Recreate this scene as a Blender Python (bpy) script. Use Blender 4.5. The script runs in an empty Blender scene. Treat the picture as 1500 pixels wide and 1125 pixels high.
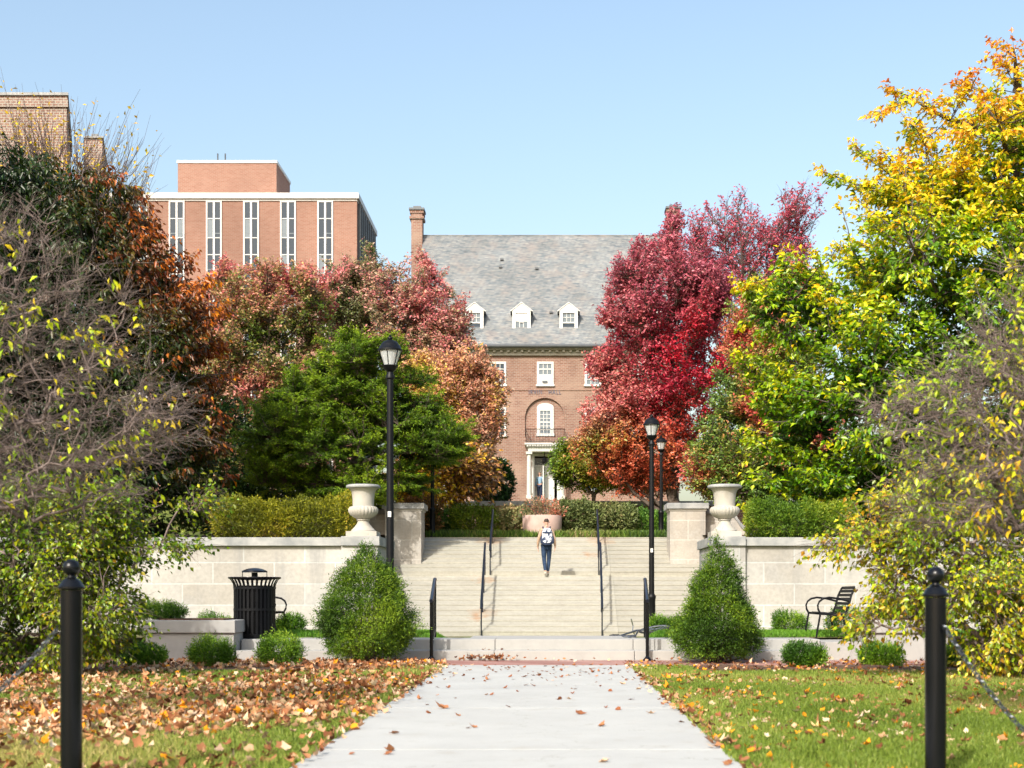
import bpy, math, random
import numpy as np
from mathutils import Vector, Matrix
R = math.radians
C = bpy.context.scene.collection
FX, VX, HY, EYE = 2000.0, 808.0, 873.0, 1.02
def X(px, d): return (px - VX) * d / FX
def Z(py, d): return EYE + (HY - py) * d / FX
rng = np.random.default_rng(7)

# ------------------------------------------------------------------ materials
def lin(c):
    return tuple(((v/255)/12.92 if v/255 <= .04045 else ((v/255+.055)/1.055)**2.4) for v in c)
MATS = {}
class NT:
    def __init__(s, name):
        s.m = bpy.data.materials.new(name); s.m.use_nodes = True
        s.t = s.m.node_tree; s.b = s.t.nodes['Principled BSDF']; s.out = s.t.nodes['Material Output']
        MATS[name] = s.m
    def n(s, typ, **kw):
        x = s.t.nodes.new(typ)
        for k, v in kw.items():
            if k in x.inputs: x.inputs[k].default_value = v
            else: setattr(x, k, v)
        return x
    def l(s, a, b): s.t.links.new(a, b)
    def ramp(s, fac, stops):
        r = s.n('ShaderNodeValToRGB'); e = r.color_ramp.elements
        while len(e) < len(stops): e.new(.5)
        for i, (p, c) in enumerate(stops):
            e[i].position = p; e[i].color = (*c, 1) if len(c) == 3 else c
        s.l(fac, r.inputs['Fac']); return r.outputs['Color']
    def noise(s, scale, detail=4, vec=None, rough=.55):
        x = s.n('ShaderNodeTexNoise', Scale=scale, Detail=detail, Roughness=rough)
        if vec is not None: s.l(vec, x.inputs['Vector'])
        return x.outputs['Fac']
    def pos(s): return s.n('ShaderNodeNewGeometry').outputs['Position']
    def mix(s, fac, a, b, typ='MIX'):
        x = s.n('ShaderNodeMix'); x.data_type = 'RGBA'; x.blend_type = typ
        for v, i in ((fac, 0), (a, 6), (b, 7)):
            if isinstance(v, (int, float)): x.inputs[i].default_value = v
            elif isinstance(v, tuple): x.inputs[i].default_value = (*v, 1)
            else: s.l(v, x.inputs[i])
        return x.outputs[2]
    def bump(s, h, dist=.01, strength=.5):
        x = s.n('ShaderNodeBump', Strength=strength, Distance=dist); s.l(h, x.inputs['Height'])
        s.l(x.outputs['Normal'], s.b.inputs['Normal'])
def setp(b, **kw):
    for k, v in kw.items():
        b.inputs[k.replace('_', ' ')].default_value = v
def noisy(name, c1, c2, scale=3, rough=.8, bump=0, bscale=40, metal=0, spec=.3, mid=(.35, .65), c3=None, s3=.6):
    s = NT(name); p = s.pos()
    col = s.ramp(s.noise(scale, 6, p), [(mid[0], c1), (mid[1], c2)])
    if c3 is not None:
        f = s.ramp(s.noise(s3, 3, p), [(.5, (0, 0, 0)), (.68, (1, 1, 1))])
        col = s.mix(f, col, c3)
    s.l(col, s.b.inputs['Base Color'])
    setp(s.b, Roughness=rough, Metallic=metal, Specular_IOR_Level=spec)
    if bump: s.bump(s.noise(bscale, 5, p), bump)
    return s.m
def wallvec(s, zs=1.0):
    sep = s.n('ShaderNodeSeparateXYZ'); s.l(s.pos(), sep.inputs[0])
    a = s.n('ShaderNodeMath', operation='ADD'); s.l(sep.outputs[0], a.inputs[0]); s.l(sep.outputs[1], a.inputs[1])
    zz = s.n('ShaderNodeMath', operation='MULTIPLY'); s.l(sep.outputs[2], zz.inputs[0]); zz.inputs[1].default_value = zs
    c = s.n('ShaderNodeCombineXYZ'); s.l(a.outputs[0], c.inputs[0]); s.l(zz.outputs[0], c.inputs[1])
    return c.outputs[0]
def brickmat(name, c1, c2, cm, bw, bh, mortar, var=None, zs=1.0, rough=.85, patch=None, bump=.006, bias=0, pscale=.8, off=(0, 0)):
    s = NT(name); v = wallvec(s, zs)
    if off != (0, 0):
        vm = s.n('ShaderNodeVectorMath', operation='ADD'); s.l(v, vm.inputs[0]); vm.inputs[1].default_value = (off[0], off[1], 0); v = vm.outputs[0]
    t = s.n('ShaderNodeTexBrick', Scale=1.0)
    t.inputs['Color1'].default_value = (*c1, 1); t.inputs['Color2'].default_value = (*c2, 1); t.inputs['Mortar'].default_value = (*cm, 1)
    t.inputs['Mortar Size'].default_value = mortar; t.inputs['Brick Width'].default_value = bw; t.inputs['Row Height'].default_value = bh
    t.inputs['Bias'].default_value = bias; t.inputs['Mortar Smooth'].default_value = .1
    s.l(v, t.inputs['Vector']); col = t.outputs['Color']
    p = s.pos()
    f = s.ramp(s.noise(pscale, 5, p), [(.3, (.78, .78, .78)), (.7, (1.12, 1.12, 1.12))])
    col = s.mix(1.0, col, f, 'MULTIPLY')
    if patch is not None:
        f2 = s.ramp(s.noise(pscale*1.7, 4, p), [(.52, (0, 0, 0)), (.7, (.6, .6, .6))]); col = s.mix(f2, col, patch)
    f3 = s.ramp(s.noise(14, 3, p), [(.3, (.9, .9, .9)), (.7, (1.08, 1.08, 1.08))])
    col = s.mix(1.0, col, f3, 'MULTIPLY')
    s.l(col, s.b.inputs['Base Color']); setp(s.b, Roughness=rough, Specular_IOR_Level=.25)
    inv = s.n('ShaderNodeMath', operation='SUBTRACT'); inv.inputs[0].default_value = 1; s.l(t.outputs['Fac'], inv.inputs[1])
    s.bump(inv.outputs[0], bump, .6)
    return s.m
def leafmat(name, trans=.35, rough=.45, spec=.35):
    s = NT(name)
    a = s.n('ShaderNodeAttribute', attribute_name='tint')
    s.l(a.outputs['Color'], s.b.inputs['Base Color']); setp(s.b, Roughness=rough, Specular_IOR_Level=spec)
    tr = s.n('ShaderNodeBsdfTranslucent'); s.l(a.outputs['Color'], tr.inputs['Color'])
    mx = s.n('ShaderNodeMixShader'); mx.inputs[0].default_value = trans
    s.l(s.b.outputs[0], mx.inputs[1]); s.l(tr.outputs[0], mx.inputs[2]); s.l(mx.outputs[0], s.out.inputs['Surface'])
    return s.m
def plain(name, c, rough=.5, metal=0, spec=.5, coat=0):
    s = NT(name); p = s.pos()
    f = s.ramp(s.noise(9, 4, p), [(.3, tuple(v*.88 for v in c)), (.7, tuple(min(1, v*1.1) for v in c))])
    s.l(f, s.b.inputs['Base Color']); setp(s.b, Roughness=rough, Metallic=metal, Specular_IOR_Level=spec)
    if coat: setp(s.b, Coat_Weight=coat, Coat_Roughness=.08)
    return s.m

M = {}
M['leaf'] = leafmat('leaf_surface', .33, .36, .5)
M['needle'] = leafmat('needle_surface', .15, .5, .3)
M['dry'] = leafmat('dry_leaf_surface', .12, .7, .2)
M['grass'] = leafmat('grass_blade', .3, .5, .3)
M['bark'] = noisy('bark_grey_brown', (.06, .045, .035), (.15, .12, .10), 14, .95, .01, 30)
M['twig'] = noisy('twig_grey_brown', (0.094, 0.068, 0.061), (0.238, 0.187, 0.169), 9, .9)
M['twigdark'] = noisy('twig_dark', (.07, .05, .05), (.16, .12, .11), 9, .9)
M['soil'] = noisy('soil_ground', (.05, .035, .022), (.12, .085, .055), 6, 1, .02, 30)
M['mulch'] = noisy('bark_mulch', (.06, .032, .02), (.16, .095, .06), 22, 1, .03, 60)
M['lawn'] = noisy('lawn_ground', (.07, .10, .025), (.14, .17, .04), 5, 1, .02, 60, c3=(.16, .12, .06), s3=1.3)
M['path'] = None
s = NT('pale_concrete_path'); p = s.pos()
col = s.ramp(s.noise(1.3, 8, p, .65), [(.3, (0.395, 0.397, 0.381)), (.7, (0.456, 0.461, 0.441))])
sp = s.ramp(s.noise(160, 2, p), [(.3, (.86, .86, .86)), (.6, (1.03, 1.03, 1.03))]); col = s.mix(1.0, col, sp, 'MULTIPLY')
vo = s.n('ShaderNodeTexVoronoi', Scale=.55); vo.feature = 'DISTANCE_TO_EDGE'
wp = s.n('ShaderNodeVectorMath', operation='ADD'); s.l(p, wp.inputs[0]); nn = s.n('ShaderNodeTexNoise', Scale=2.5, Detail=5); s.l(p, nn.inputs['Vector']); s.l(nn.outputs['Color'], wp.inputs[1]); s.l(wp.outputs[0], vo.inputs['Vector'])
cr = s.ramp(vo.outputs['Distance'], [(0, (.72, .70, .66)), (.004, (1, 1, 1))]); col = s.mix(1.0, col, cr, 'MULTIPLY')
st = s.ramp(s.noise(3.5, 5, p, .7), [(.55, (0, 0, 0)), (.75, (.5, .5, .5))]); col = s.mix(st, col, (.34, .31, .26))
s.l(col, s.b.inputs['Base Color']); setp(s.b, Roughness=.9, Specular_IOR_Level=.2); s.bump(s.noise(90, 4, p), .004)
M['path'] = s.m
s = NT('pale_concrete_kerb'); p = s.pos()
col = s.ramp(s.noise(2.2, 8, p, .7), [(.3, (.30, .298, .285)), (.7, (.375, .37, .355))])
st = s.ramp(s.noise(1.1, 5, p, .7), [(.55, (0, 0, 0)), (.8, (.5, .5, .5))]); col = s.mix(st, col, (.34, .32, .27))
s.l(col, s.b.inputs['Base Color']); setp(s.b, Roughness=.9, Specular_IOR_Level=.2); s.bump(s.noise(60, 4, p), .004)
M['kerb'] = s.m
def stairmat(name, k):
    s = NT(name); p = s.pos()
    mp = s.n('ShaderNodeMapping'); mp.inputs['Scale'].default_value = (1, 1, 5); s.l(p, mp.inputs[0])
    col = s.ramp(s.noise(1.2, 8, mp.outputs[0], .7), [(.25, tuple(v*k*.86 for v in (.365, .35, .295))), (.6, tuple(v*k for v in (.385, .37, .315))), (.8, tuple(v*k*1.06 for v in (.42, .405, .355)))])
    # old rust blooms around the rail feet
    for (rx, ry, rz, rad) in ((-2.02, 46.4, 2.8, .62), (1.62, 46.4, 2.8, .62), (-2.1, 42.2, 1.45, .42), (-2.05, 39.9, .62, .48), (-2.2, 39.6, .35, .3), (1.25, 45.2, 2.3, .35)):
        d = s.n('ShaderNodeVectorMath', operation='DISTANCE'); s.l(p, d.inputs[0]); d.inputs[1].default_value = (rx, ry, rz)
        nn = s.n('ShaderNodeMath', operation='MULTIPLY_ADD'); s.l(s.noise(4, 4, p), nn.inputs[0]); nn.inputs[1].default_value = .9; s.l(d.outputs['Value'], nn.inputs[2])
        mr = s.n('ShaderNodeMapRange'); s.l(nn.outputs[0], mr.inputs[0]); mr.inputs[1].default_value = rad+.42; mr.inputs[2].default_value = .42; mr.inputs[3].default_value = 0; mr.inputs[4].default_value = .62
        col = s.mix(mr.outputs[0], col, (.36, .19, .09))
    sc = s.ramp(s.noise(9, 6, p, .7), [(.3, (.86, .86, .85)), (.6, (1.0, 1.0, 1.0))]); col = s.mix(1.0, col, sc, 'MULTIPLY')
    s.l(col, s.b.inputs['Base Color']); setp(s.b, Roughness=.9, Specular_IOR_Level=.2); s.bump(s.noise(40, 4, p), .004)
    return s.m
M['stair'] = stairmat('cream_stair_concrete', 1.0)
M['stair_old'] = stairmat('older_stair_concrete', .93)
M['lime'] = brickmat('limestone_blocks', (0.405, 0.397, 0.377), (0.354, 0.335, 0.304), (0.446, 0.453, 0.440), 1.35, .47, .016, patch=(0.295, 0.303, 0.312), bump=.004, pscale=.5, off=(.3, .12))
def wall_streaks(key, ztop, zlen):
    nt_ = M[key].node_tree; N = nt_.nodes; Lk = nt_.links; b = N['Principled BSDF']; src = b.inputs['Base Color'].links[0].from_socket
    g = N.new('ShaderNodeNewGeometry'); mp = N.new('ShaderNodeMapping'); mp.inputs['Scale'].default_value = (1.5, 1.5, .22); Lk.new(g.outputs['Position'], mp.inputs[0])
    no = N.new('ShaderNodeTexNoise'); no.inputs['Scale'].default_value = 1.3; no.inputs['Detail'].default_value = 6; no.inputs['Roughness'].default_value = .62; Lk.new(mp.outputs[0], no.inputs['Vector'])
    rr = N.new('ShaderNodeValToRGB'); e = rr.color_ramp.elements; e[0].position = .5; e[0].color = (0, 0, 0, 1); e[1].position = .66; e[1].color = (.75, .75, .75, 1); Lk.new(no.outputs['Fac'], rr.inputs['Fac'])
    sp = N.new('ShaderNodeSeparateXYZ'); Lk.new(g.outputs['Position'], sp.inputs[0]); mr = N.new('ShaderNodeMapRange'); mr.inputs[1].default_value = ztop-zlen; mr.inputs[2].default_value = ztop; Lk.new(sp.outputs[2], mr.inputs[0])
    mu = N.new('ShaderNodeMath'); mu.operation = 'MULTIPLY'; Lk.new(rr.outputs['Color'], mu.inputs[0]); Lk.new(mr.outputs[0], mu.inputs[1])
    mx = N.new('ShaderNodeMix'); mx.data_type = 'RGBA'; Lk.new(mu.outputs[0], mx.inputs[0]); Lk.new(src, mx.inputs[6]); mx.inputs[7].default_value = (.21, .215, .22, 1); Lk.new(mx.outputs[2], b.inputs['Base Color'])
wall_streaks('lime', 2.15, 1.5)
M['limeb'] = brickmat('limestone_pier_blocks', (0.405, 0.378, 0.338), (0.351, 0.320, 0.279), (0.450, 0.427, 0.387), 1.5, .64, .02, patch=(0.414, 0.405, 0.387), bump=.004, pscale=.9, off=(.55, .35))
wall_streaks('limeb', 3.85, 2.2)
M['cap'] = noisy('weathered_coping', (0.216, 0.225, 0.230), (0.360, 0.360, 0.351), 3, .9, .004, 50)
M['urn'] = noisy('cast_stone', (0.373, 0.350, 0.307), (0.423, 0.402, 0.361), 3, .85, .004, 40, c3=(0.322, 0.297, 0.253), s3=2)
M['brickpave'] = brickmat('red_brick_paving', (0.306, 0.142, 0.118), (0.391, 0.228, 0.196), (0.289, 0.257, 0.216), .2, .1, .008)
M['dorm'] = brickmat('pale_red_brick', (0.213, 0.101, 0.074), (0.295, 0.164, 0.122), (0.309, 0.253, 0.209), .26, .10, .014, patch=(0.324, 0.231, 0.178), pscale=.35)
M['lab'] = brickmat('orange_brick', (0.259, 0.121, 0.085), (0.304, 0.160, 0.118), (0.296, 0.218, 0.171), .5, .16, .02, pscale=.1, bump=.002)
M['rough'] = brickmat('mottled_old_brick', (0.204, 0.102, 0.076), (0.323, 0.187, 0.145), (0.357, 0.315, 0.264), .22, .105, .022, patch=(0.289, 0.281, 0.255), pscale=.4)
M['slate'] = brickmat('variegated_slate', (0.166, 0.190, 0.201), (0.255, 0.262, 0.258), (0.127, 0.137, 0.145), .30, .15, .012, patch=(0.233, 0.205, 0.190), zs=1.28, pscale=.5, rough=.6, bump=.015)
def slate_streaks():
    m = M['slate']; nt_ = m.node_tree; b = nt_.nodes['Principled BSDF']; src = b.inputs['Base Color'].links[0].from_socket
    g = nt_.nodes.new('ShaderNodeNewGeometry'); mp = nt_.nodes.new('ShaderNodeMapping'); mp.inputs['Scale'].default_value = (1.1, 1.1, 4.5); nt_.links.new(g.outputs['Position'], mp.inputs[0])
    no = nt_.nodes.new('ShaderNodeTexNoise'); no.inputs['Scale'].default_value = 2.4; no.inputs['Detail'].default_value = 4; nt_.links.new(mp.outputs[0], no.inputs['Vector'])
    rr = nt_.nodes.new('ShaderNodeValToRGB'); e = rr.color_ramp.elements; e[0].position = .36; e[0].color = (.66, .69, .73, 1); e[1].position = .64; e[1].color = (1.12, 1.06, 1.0, 1)
    e2 = e.new(.47); e2.color = (1, 1, 1, 1); nt_.links.new(no.outputs['Fac'], rr.inputs['Fac'])
    mx = nt_.nodes.new('ShaderNodeMix'); mx.data_type = 'RGBA'; mx.blend_type = 'MULTIPLY'; mx.inputs[0].default_value = 1; nt_.links.new(src, mx.inputs[6]); nt_.links.new(rr.outputs['Color'], mx.inputs[7]); nt_.links.new(mx.outputs[2], b.inputs['Base Color'])
slate_streaks()
M['white'] = plain('white_paint', (0.581, 0.572, 0.546), .5)
M['lead'] = plain('grey_white_trim', (.50, .50, .46), .6)
M['black'] = plain('black_paint', (.004, .0045, .006), .22, 0, .28)
M['dull'] = plain('dull_black_paint', (.004, .0045, .006), .45, 0, .22)
M['blue_rail'] = plain('dark_painted_steel', (.008, .012, .022), .3, 0, .45)
M['steelc'] = plain('chain_steel', (.10, .11, .13), .4, .7)
M['glass'] = plain('window_glass', (.03, .045, .065), .15, 0, .32)
M['glassl'] = plain('window_glass_blind', (.15, .18, .205), .25, 0, .35)
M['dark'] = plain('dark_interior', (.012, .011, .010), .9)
M['gutter'] = plain('gutter_metal', (.10, .11, .12), .5, .3)
s = NT('lantern_glass'); setp(s.b, Base_Color=(.80, .84, .86, 1), Roughness=.25, Transmission_Weight=.55, IOR=1.2); M['lglass'] = s.m
M['pot'] = noisy('pink_concrete_pot', (0.458, 0.317, 0.273), (0.528, 0.387, 0.343), 3, .8, .003, 40)
M['skin'] = plain('skin', (.50, .29, .21), .55)
M['sweater'] = noisy('tan_knit', (.36, .24, .16), (.46, .33, .24), 40, .9, .003, 200)
M['jeans'] = noisy('blue_denim', (0.013, 0.029, 0.066), (0.032, 0.058, 0.114), 14, .9, .002, 200)
M['hair'] = noisy('dark_brown_hair', (.025, .018, .015), (.07, .05, .04), 30, .6)
M['navy'] = noisy('navy_cloth', (.012, .02, .05), (.03, .045, .09), 18, .8)
M['print'] = noisy('white_navy_print', (.03, .05, .10), (.66, .68, .74), 11, .8, mid=(.44, .52))
M['shoe'] = noisy('pale_canvas', (.42, .38, .33), (.60, .57, .52), 20, .8)
M['shirt'] = noisy('light_blue_shirt', (.16, .27, .38), (.25, .38, .50), 20, .8)
M['chrome'] = plain('bright_metal', (.55, .55, .55), .25, .9)
M['rubber'] = plain('rubber', (.02, .02, .022), .7)
M['ink'] = noisy('weathered_lettering', (.09, .10, .15), (.15, .15, .19), 12, .7)

# ------------------------------------------------------------------ object helpers
ORG = {}
def tag(o, label=None, cat=None, group=None, kind=None):
    if label: o['label'] = label
    if cat: o['category'] = cat
    if group: o['group'] = group
    if kind: o['kind'] = kind
    return o
def thing(name, label, cat, loc, group=None, kind=None):
    o = bpy.data.objects.new(name, None); C.objects.link(o); o.location = loc; o.empty_display_size = .1
    ORG[o.name] = np.array(loc, float)
    return tag(o, label, cat, group, kind)
def nmesh(name, V, T, mat, parent=None, cols=None, smooth=False, loc=None, quads=False):
    V = np.asarray(V, np.float32); T = np.asarray(T, np.int32)
    k = 4 if quads else 3
    if parent is not None: org = ORG[parent.name]
    else: org = np.array(loc if loc is not None else (0, 0, 0), float)
    V = V - org.astype(np.float32)
    me = bpy.data.meshes.new(name); me.vertices.add(len(V)); me.vertices.foreach_set('co', V.ravel())
    me.loops.add(len(T)*k); me.loops.foreach_set('vertex_index', T.ravel())
    me.polygons.add(len(T)); me.polygons.foreach_set('loop_start', np.arange(0, len(T)*k, k, dtype=np.int32))
    if smooth: me.polygons.foreach_set('use_smooth', np.ones(len(T), bool))
    me.update(calc_edges=True)
    if cols is not None:
        a = me.color_attributes.new('tint', 'FLOAT_COLOR', 'POINT')
        c4 = np.ones((len(V), 4), np.float32); c4[:, :3] = cols; a.data.foreach_set('color', c4.ravel())
    me.materials.append(mat)
    o = bpy.data.objects.new(name, me); C.objects.link(o)
    if parent is not None: o.parent = parent
    else: o.location = org
    ORG[o.name] = org
    return o
class MB:
    def __init__(s): s.v = []; s.f = []
    def add(s, vs, fs):
        n = len(s.v); s.v += [tuple(v) for v in vs]; s.f += [tuple(i+n for i in f) for f in fs]; return s
    def box(s, x0, x1, y0, y1, z0, z1):
        return s.add([(x0, y0, z0), (x1, y0, z0), (x1, y1, z0), (x0, y1, z0), (x0, y0, z1), (x1, y0, z1), (x1, y1, z1), (x0, y1, z1)],
                     [(0, 3, 2, 1), (4, 5, 6, 7), (0, 1, 5, 4), (1, 2, 6, 5), (2, 3, 7, 6), (3, 0, 4, 7)])
    def prism(s, poly, y0, y1):   # polygon in x,z extruded along y
        n = len(poly)
        return s.add([(x, y0, z) for x, z in poly] + [(x, y1, z) for x, z in poly],
                     [tuple(range(n)), tuple(range(2*n-1, n-1, -1))] + [((i+1) % n, i, i+n, (i+1) % n+n) for i in range(n)])
    def prismx(s, poly, x0, x1):  # polygon in y,z extruded along x
        n = len(poly)
        return s.add([(x0, y, z) for y, z in poly] + [(x1, y, z) for y, z in poly],
                     [tuple(range(n-1, -1, -1)), tuple(range(n, 2*n))] + [(i, (i+1) % n, (i+1) % n+n, i+n) for i in range(n)])
    def lathe(s, prof, n=24, c=(0, 0, 0), flute=None):
        vs = []; fs = []
        for j, (r, z) in enumerate(prof):
            for i in range(n):
                a = 2*math.pi*i/n; rr = r*(1+(flute(j, i) if flute else 0))
                vs.append((c[0]+rr*math.cos(a), c[1]+rr*math.sin(a), c[2]+z))
        for j in range(len(prof)-1):
            for i in range(n):
                fs.append((j*n+i, j*n+(i+1) % n, (j+1)*n+(i+1) % n, (j+1)*n+i))
        if prof[0][0] > 1e-4: fs.append(tuple(range(n-1, -1, -1)))
        if prof[-1][0] > 1e-4: fs.append(tuple((len(prof)-1)*n+i for i in range(n)))
        return s.add(vs, fs)
    def tube(s, pts, r, n=8, closed=False):
        pts = [Vector(p) for p in pts]; vs = []; fs = []; N = len(pts); up = Vector((0.13, 0.2, 1)).normalized()
        for i, p in enumerate(pts):
            a = pts[(i-1) % N] if (closed or i > 0) else p; b = pts[(i+1) % N] if (closed or i < N-1) else p
            t = (b-a).normalized(); u = t.cross(up)
            if u.length < .05: u = t.cross(Vector((1, 0, 0)))
            u.normalize(); w = t.cross(u)
            rr = r[i] if isinstance(r, (list, tuple)) else r
            for k in range(n):
                an = 2*math.pi*k/n; vs.append(p+u*rr*math.cos(an)+w*rr*math.sin(an))
        for i in range(N if closed else N-1):
            for k in range(n):
                j = (i+1) % N; fs.append((i*n+k, j*n+k, j*n+(k+1) % n, i*n+(k+1) % n))
        if not closed: fs += [tuple(range(n)), tuple(range(N*n-1, (N-1)*n-1, -1))]
        return s.add(vs, fs)
    def build(s, name, mat, parent=None, loc=None, smooth=False, bevel=0):
        org = ORG[parent.name] if parent is not None else np.array(loc if loc is not None else (0, 0, 0), float)
        me = bpy.data.meshes.new(name)
        me.from_pydata([tuple(np.array(v, float)-org) for v in s.v], [], s.f); me.materials.append(mat)
        import bmesh
        bm = bmesh.new(); bm.from_mesh(me); bmesh.ops.recalc_face_normals(bm, faces=bm.faces)
        if bevel: bmesh.ops.bevel(bm, geom=list(bm.edges), offset=bevel, segments=2, affect='EDGES', profile=.6, clamp_overlap=True)
        bm.to_mesh(me); bm.free()
        if smooth:
            me.polygons.foreach_set('use_smooth', np.ones(len(me.polygons), bool)); me.set_sharp_from_angle(angle=R(40))
        o = bpy.data.objects.new(name, me); C.objects.link(o)
        if parent is not None: o.parent = parent
        else: o.location = org
        ORG[o.name] = org
        return o
def kids(o): return [c for c in o.children]
def copy_tree(o, parent=None):
    c = o.copy(); C.objects.link(c)
    if parent is not None: c.parent = parent
    for ch in list(o.children): copy_tree(ch, c)
    return c

# ------------------------------------------------------------------ vegetation helpers
def nrm(v): return v/np.maximum(np.linalg.norm(v, axis=-1, keepdims=True), 1e-9)
def nz(P, scale, seed):
    r = np.random.default_rng(seed); K = r.normal(size=(7, 3))*scale; ph = r.uniform(0, 6.28, 7)
    return np.sin(P@K.T+ph).mean(1)*1.6
def rdir(n, r): return nrm(r.normal(size=(n, 3)))
def tubes(A, B, ra, rb, k=4):
    T = nrm(B-A); ref = np.where(np.abs(T[:, 2:3]) > .9, np.array([[1., 0, 0]]), np.array([[0, 0, 1.]]))
    U = nrm(np.cross(T, ref)); W = np.cross(T, U); n = len(A); vs = []
    for P, r_ in ((A, ra), (B, rb)):
        for i in range(k):
            a = 2*math.pi*i/k; vs.append(P+(U*math.cos(a)+W*math.sin(a))*r_[:, None])
    V = np.stack(vs, 1)
    f = []
    for i in range(k):
        j = (i+1) % k; f += [(i, j, k+j), (i, k+j, k+i)]
    F = np.array(f)[None]+(np.arange(n)*2*k)[:, None, None]
    return V.reshape(-1, 3), F.reshape(-1, 3)
def leafgeo(P, D, N, L, W, fold=.25, droop=.15):
    D = nrm(D); S = nrm(np.cross(D, N)); Nn = np.cross(S, D)
    L = L[:, None]; W = W[:, None]
    mid = P+D*L*.45-Nn*L*droop*.2
    V = np.stack([P, mid+S*W*.5+Nn*W*fold, P+D*L-Nn*L*droop, mid-S*W*.5+Nn*W*fold], 1)
    F = np.array([[0, 1, 2], [0, 2, 3]])[None]+(np.arange(len(P))*4)[:, None, None]
    return V.reshape(-1, 3), F.reshape(-1, 3)
def rampcol(t, stops):
    ps = [p for p, _ in stops]; cs = np.array([lin(c) for _, c in stops])
    return np.stack([np.interp(t, ps, cs[:, i]) for i in range(3)], 1)
class Crown:
    """a union of ellipsoids (centre, radii) in metres"""
    def __init__(s, ells):
        s.c = np.array([e[:3] for e in ells], float); s.r = np.array([e[3:] for e in ells], float)
    def rho(s, P):
        q = ((P[:, None]-s.c)/s.r); return np.sqrt((q**2).sum(2)).min(1)
    def inside(s, n, r, bias=.5):
        vol = s.r.prod(1)**(2/3); w = vol/vol.sum(); i = r.choice(len(w), n, p=w)
        u = r.uniform(0, 1, n)**bias
        return s.c[i]+rdir(n, r)*s.r[i]*u[:, None]
    def surface(s, n, r, depth=.2, lump=.1, seed=1, lscale=3.):
        out = []; tot = 0
        w = (s.r[:, 0]*s.r[:, 2]+s.r[:, 1]*s.r[:, 2]+s.r[:, 0]*s.r[:, 1]); w = w/w.sum()
        while tot < n:
            m = n
            i = r.choice(len(w), m, p=w); D = rdir(m, r)
            P = s.c[i]+D*s.r[i]
            keep = s.rho(P) > .93
            P, D, i = P[keep], D[keep], i[keep]
            k = 1+lump*nz(P, lscale, seed)+lump*.5*nz(P, lscale*2.7, seed+1)-depth*r.uniform(0, 1, len(P))**1.6
            P = s.c[i]+D*s.r[i]*k[:, None]
            out.append((P, nrm(D/s.r[i]))); tot += len(P)
        return np.concatenate([o[0] for o in out])[:n], np.concatenate([o[1] for o in out])[:n]
def E(px, py, rx, ry, d, rd=None, dd=0):
    k = d/FX
    return (X(px, d), d+dd, Z(py, d), rx*k, (rd if rd else rx*k*.8), ry*k)
def skeleton(base, crown, n, r, trunk_h, slope=.25, top=None, pull=.35):
    base = np.array(base, float); nodes = []; par = []; path = []
    top = np.array(top, float) if top is not None else base+np.array([0, 0, trunk_h])
    m = 7
    for i in range(m):
        t = i/(m-1); p = base*(1-t)+top*t; p = p+np.array([*r.normal(0, .03*trunk_h*t*.5, 2), 0])
        nodes.append(p); par.append(i-1); path.append(0 if i == 0 else path[-1]+np.linalg.norm(p-nodes[-2]))
    P = crown.inside(n, r, .42); P = P[P[:, 2] > base[2]+.12*trunk_h]
    d0 = np.linalg.norm(P-np.array([top[0], top[1], (base[2]+top[2])/2]), axis=1); P = P[np.argsort(d0)]
    NN = np.zeros((len(P)+m, 3)); NN[:m] = nodes; PL = np.zeros(len(P)+m); PL[:m] = path; cnt = m
    for q in P:
        A = NN[:cnt]; dv = q-A; dist = np.linalg.norm(dv, axis=1); hor = np.hypot(dv[:, 0], dv[:, 1])
        cost = dist+pull*PL[:cnt]*.35+np.maximum(0, slope*hor-dv[:, 2])*1.3
        cost[0] += 5
        j = int(np.argmin(cost)); NN[cnt] = q; par.append(j); PL[cnt] = PL[j]+dist[j]; cnt += 1
    par = np.array(par); w = np.ones(cnt)
    for i in range(cnt-1, 0, -1): w[par[i]] += w[i]
    return NN, par, w
def skel_tubes(NN, par, w, r_tip, r_base, r, k=5):
    ex = math.log(r_base/r_tip)/math.log(max(w.max(), 2)); rad = r_tip*w**ex
    i = np.arange(1, len(NN)); A = NN[par[i]]; B = NN[i]; ra = np.minimum(rad[par[i]], rad[i]*1.5); rb = rad[i]
    ra = np.where(par[i] < 7, np.minimum(rad[par[i]], rad[i]*1.8), ra)
    Lg = np.linalg.norm(B-A, axis=1, keepdims=True); mid = (A+B)/2+r.normal(size=A.shape)*Lg*.07+np.array([0, 0, -.04])*Lg
    rm = (ra+rb)/2
    V1, F1 = tubes(A, mid, ra, rm, k); V2, F2 = tubes(mid, B, rm, rb, k)
    return np.concatenate([V1, V2]), np.concatenate([F1, F2+len(V1)])
def sprays(P, D, r, L, segs, grav):
    """curved twigs: returns points (n, segs+1, 3)"""
    pts = [P]; d = nrm(D); st = L/segs
    for i in range(segs):
        d = nrm(d+np.array([0, 0, grav/segs])+r.normal(size=P.shape)*.12); pts.append(pts[-1]+d*st[:, None])
    return np.stack(pts, 1)
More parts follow.
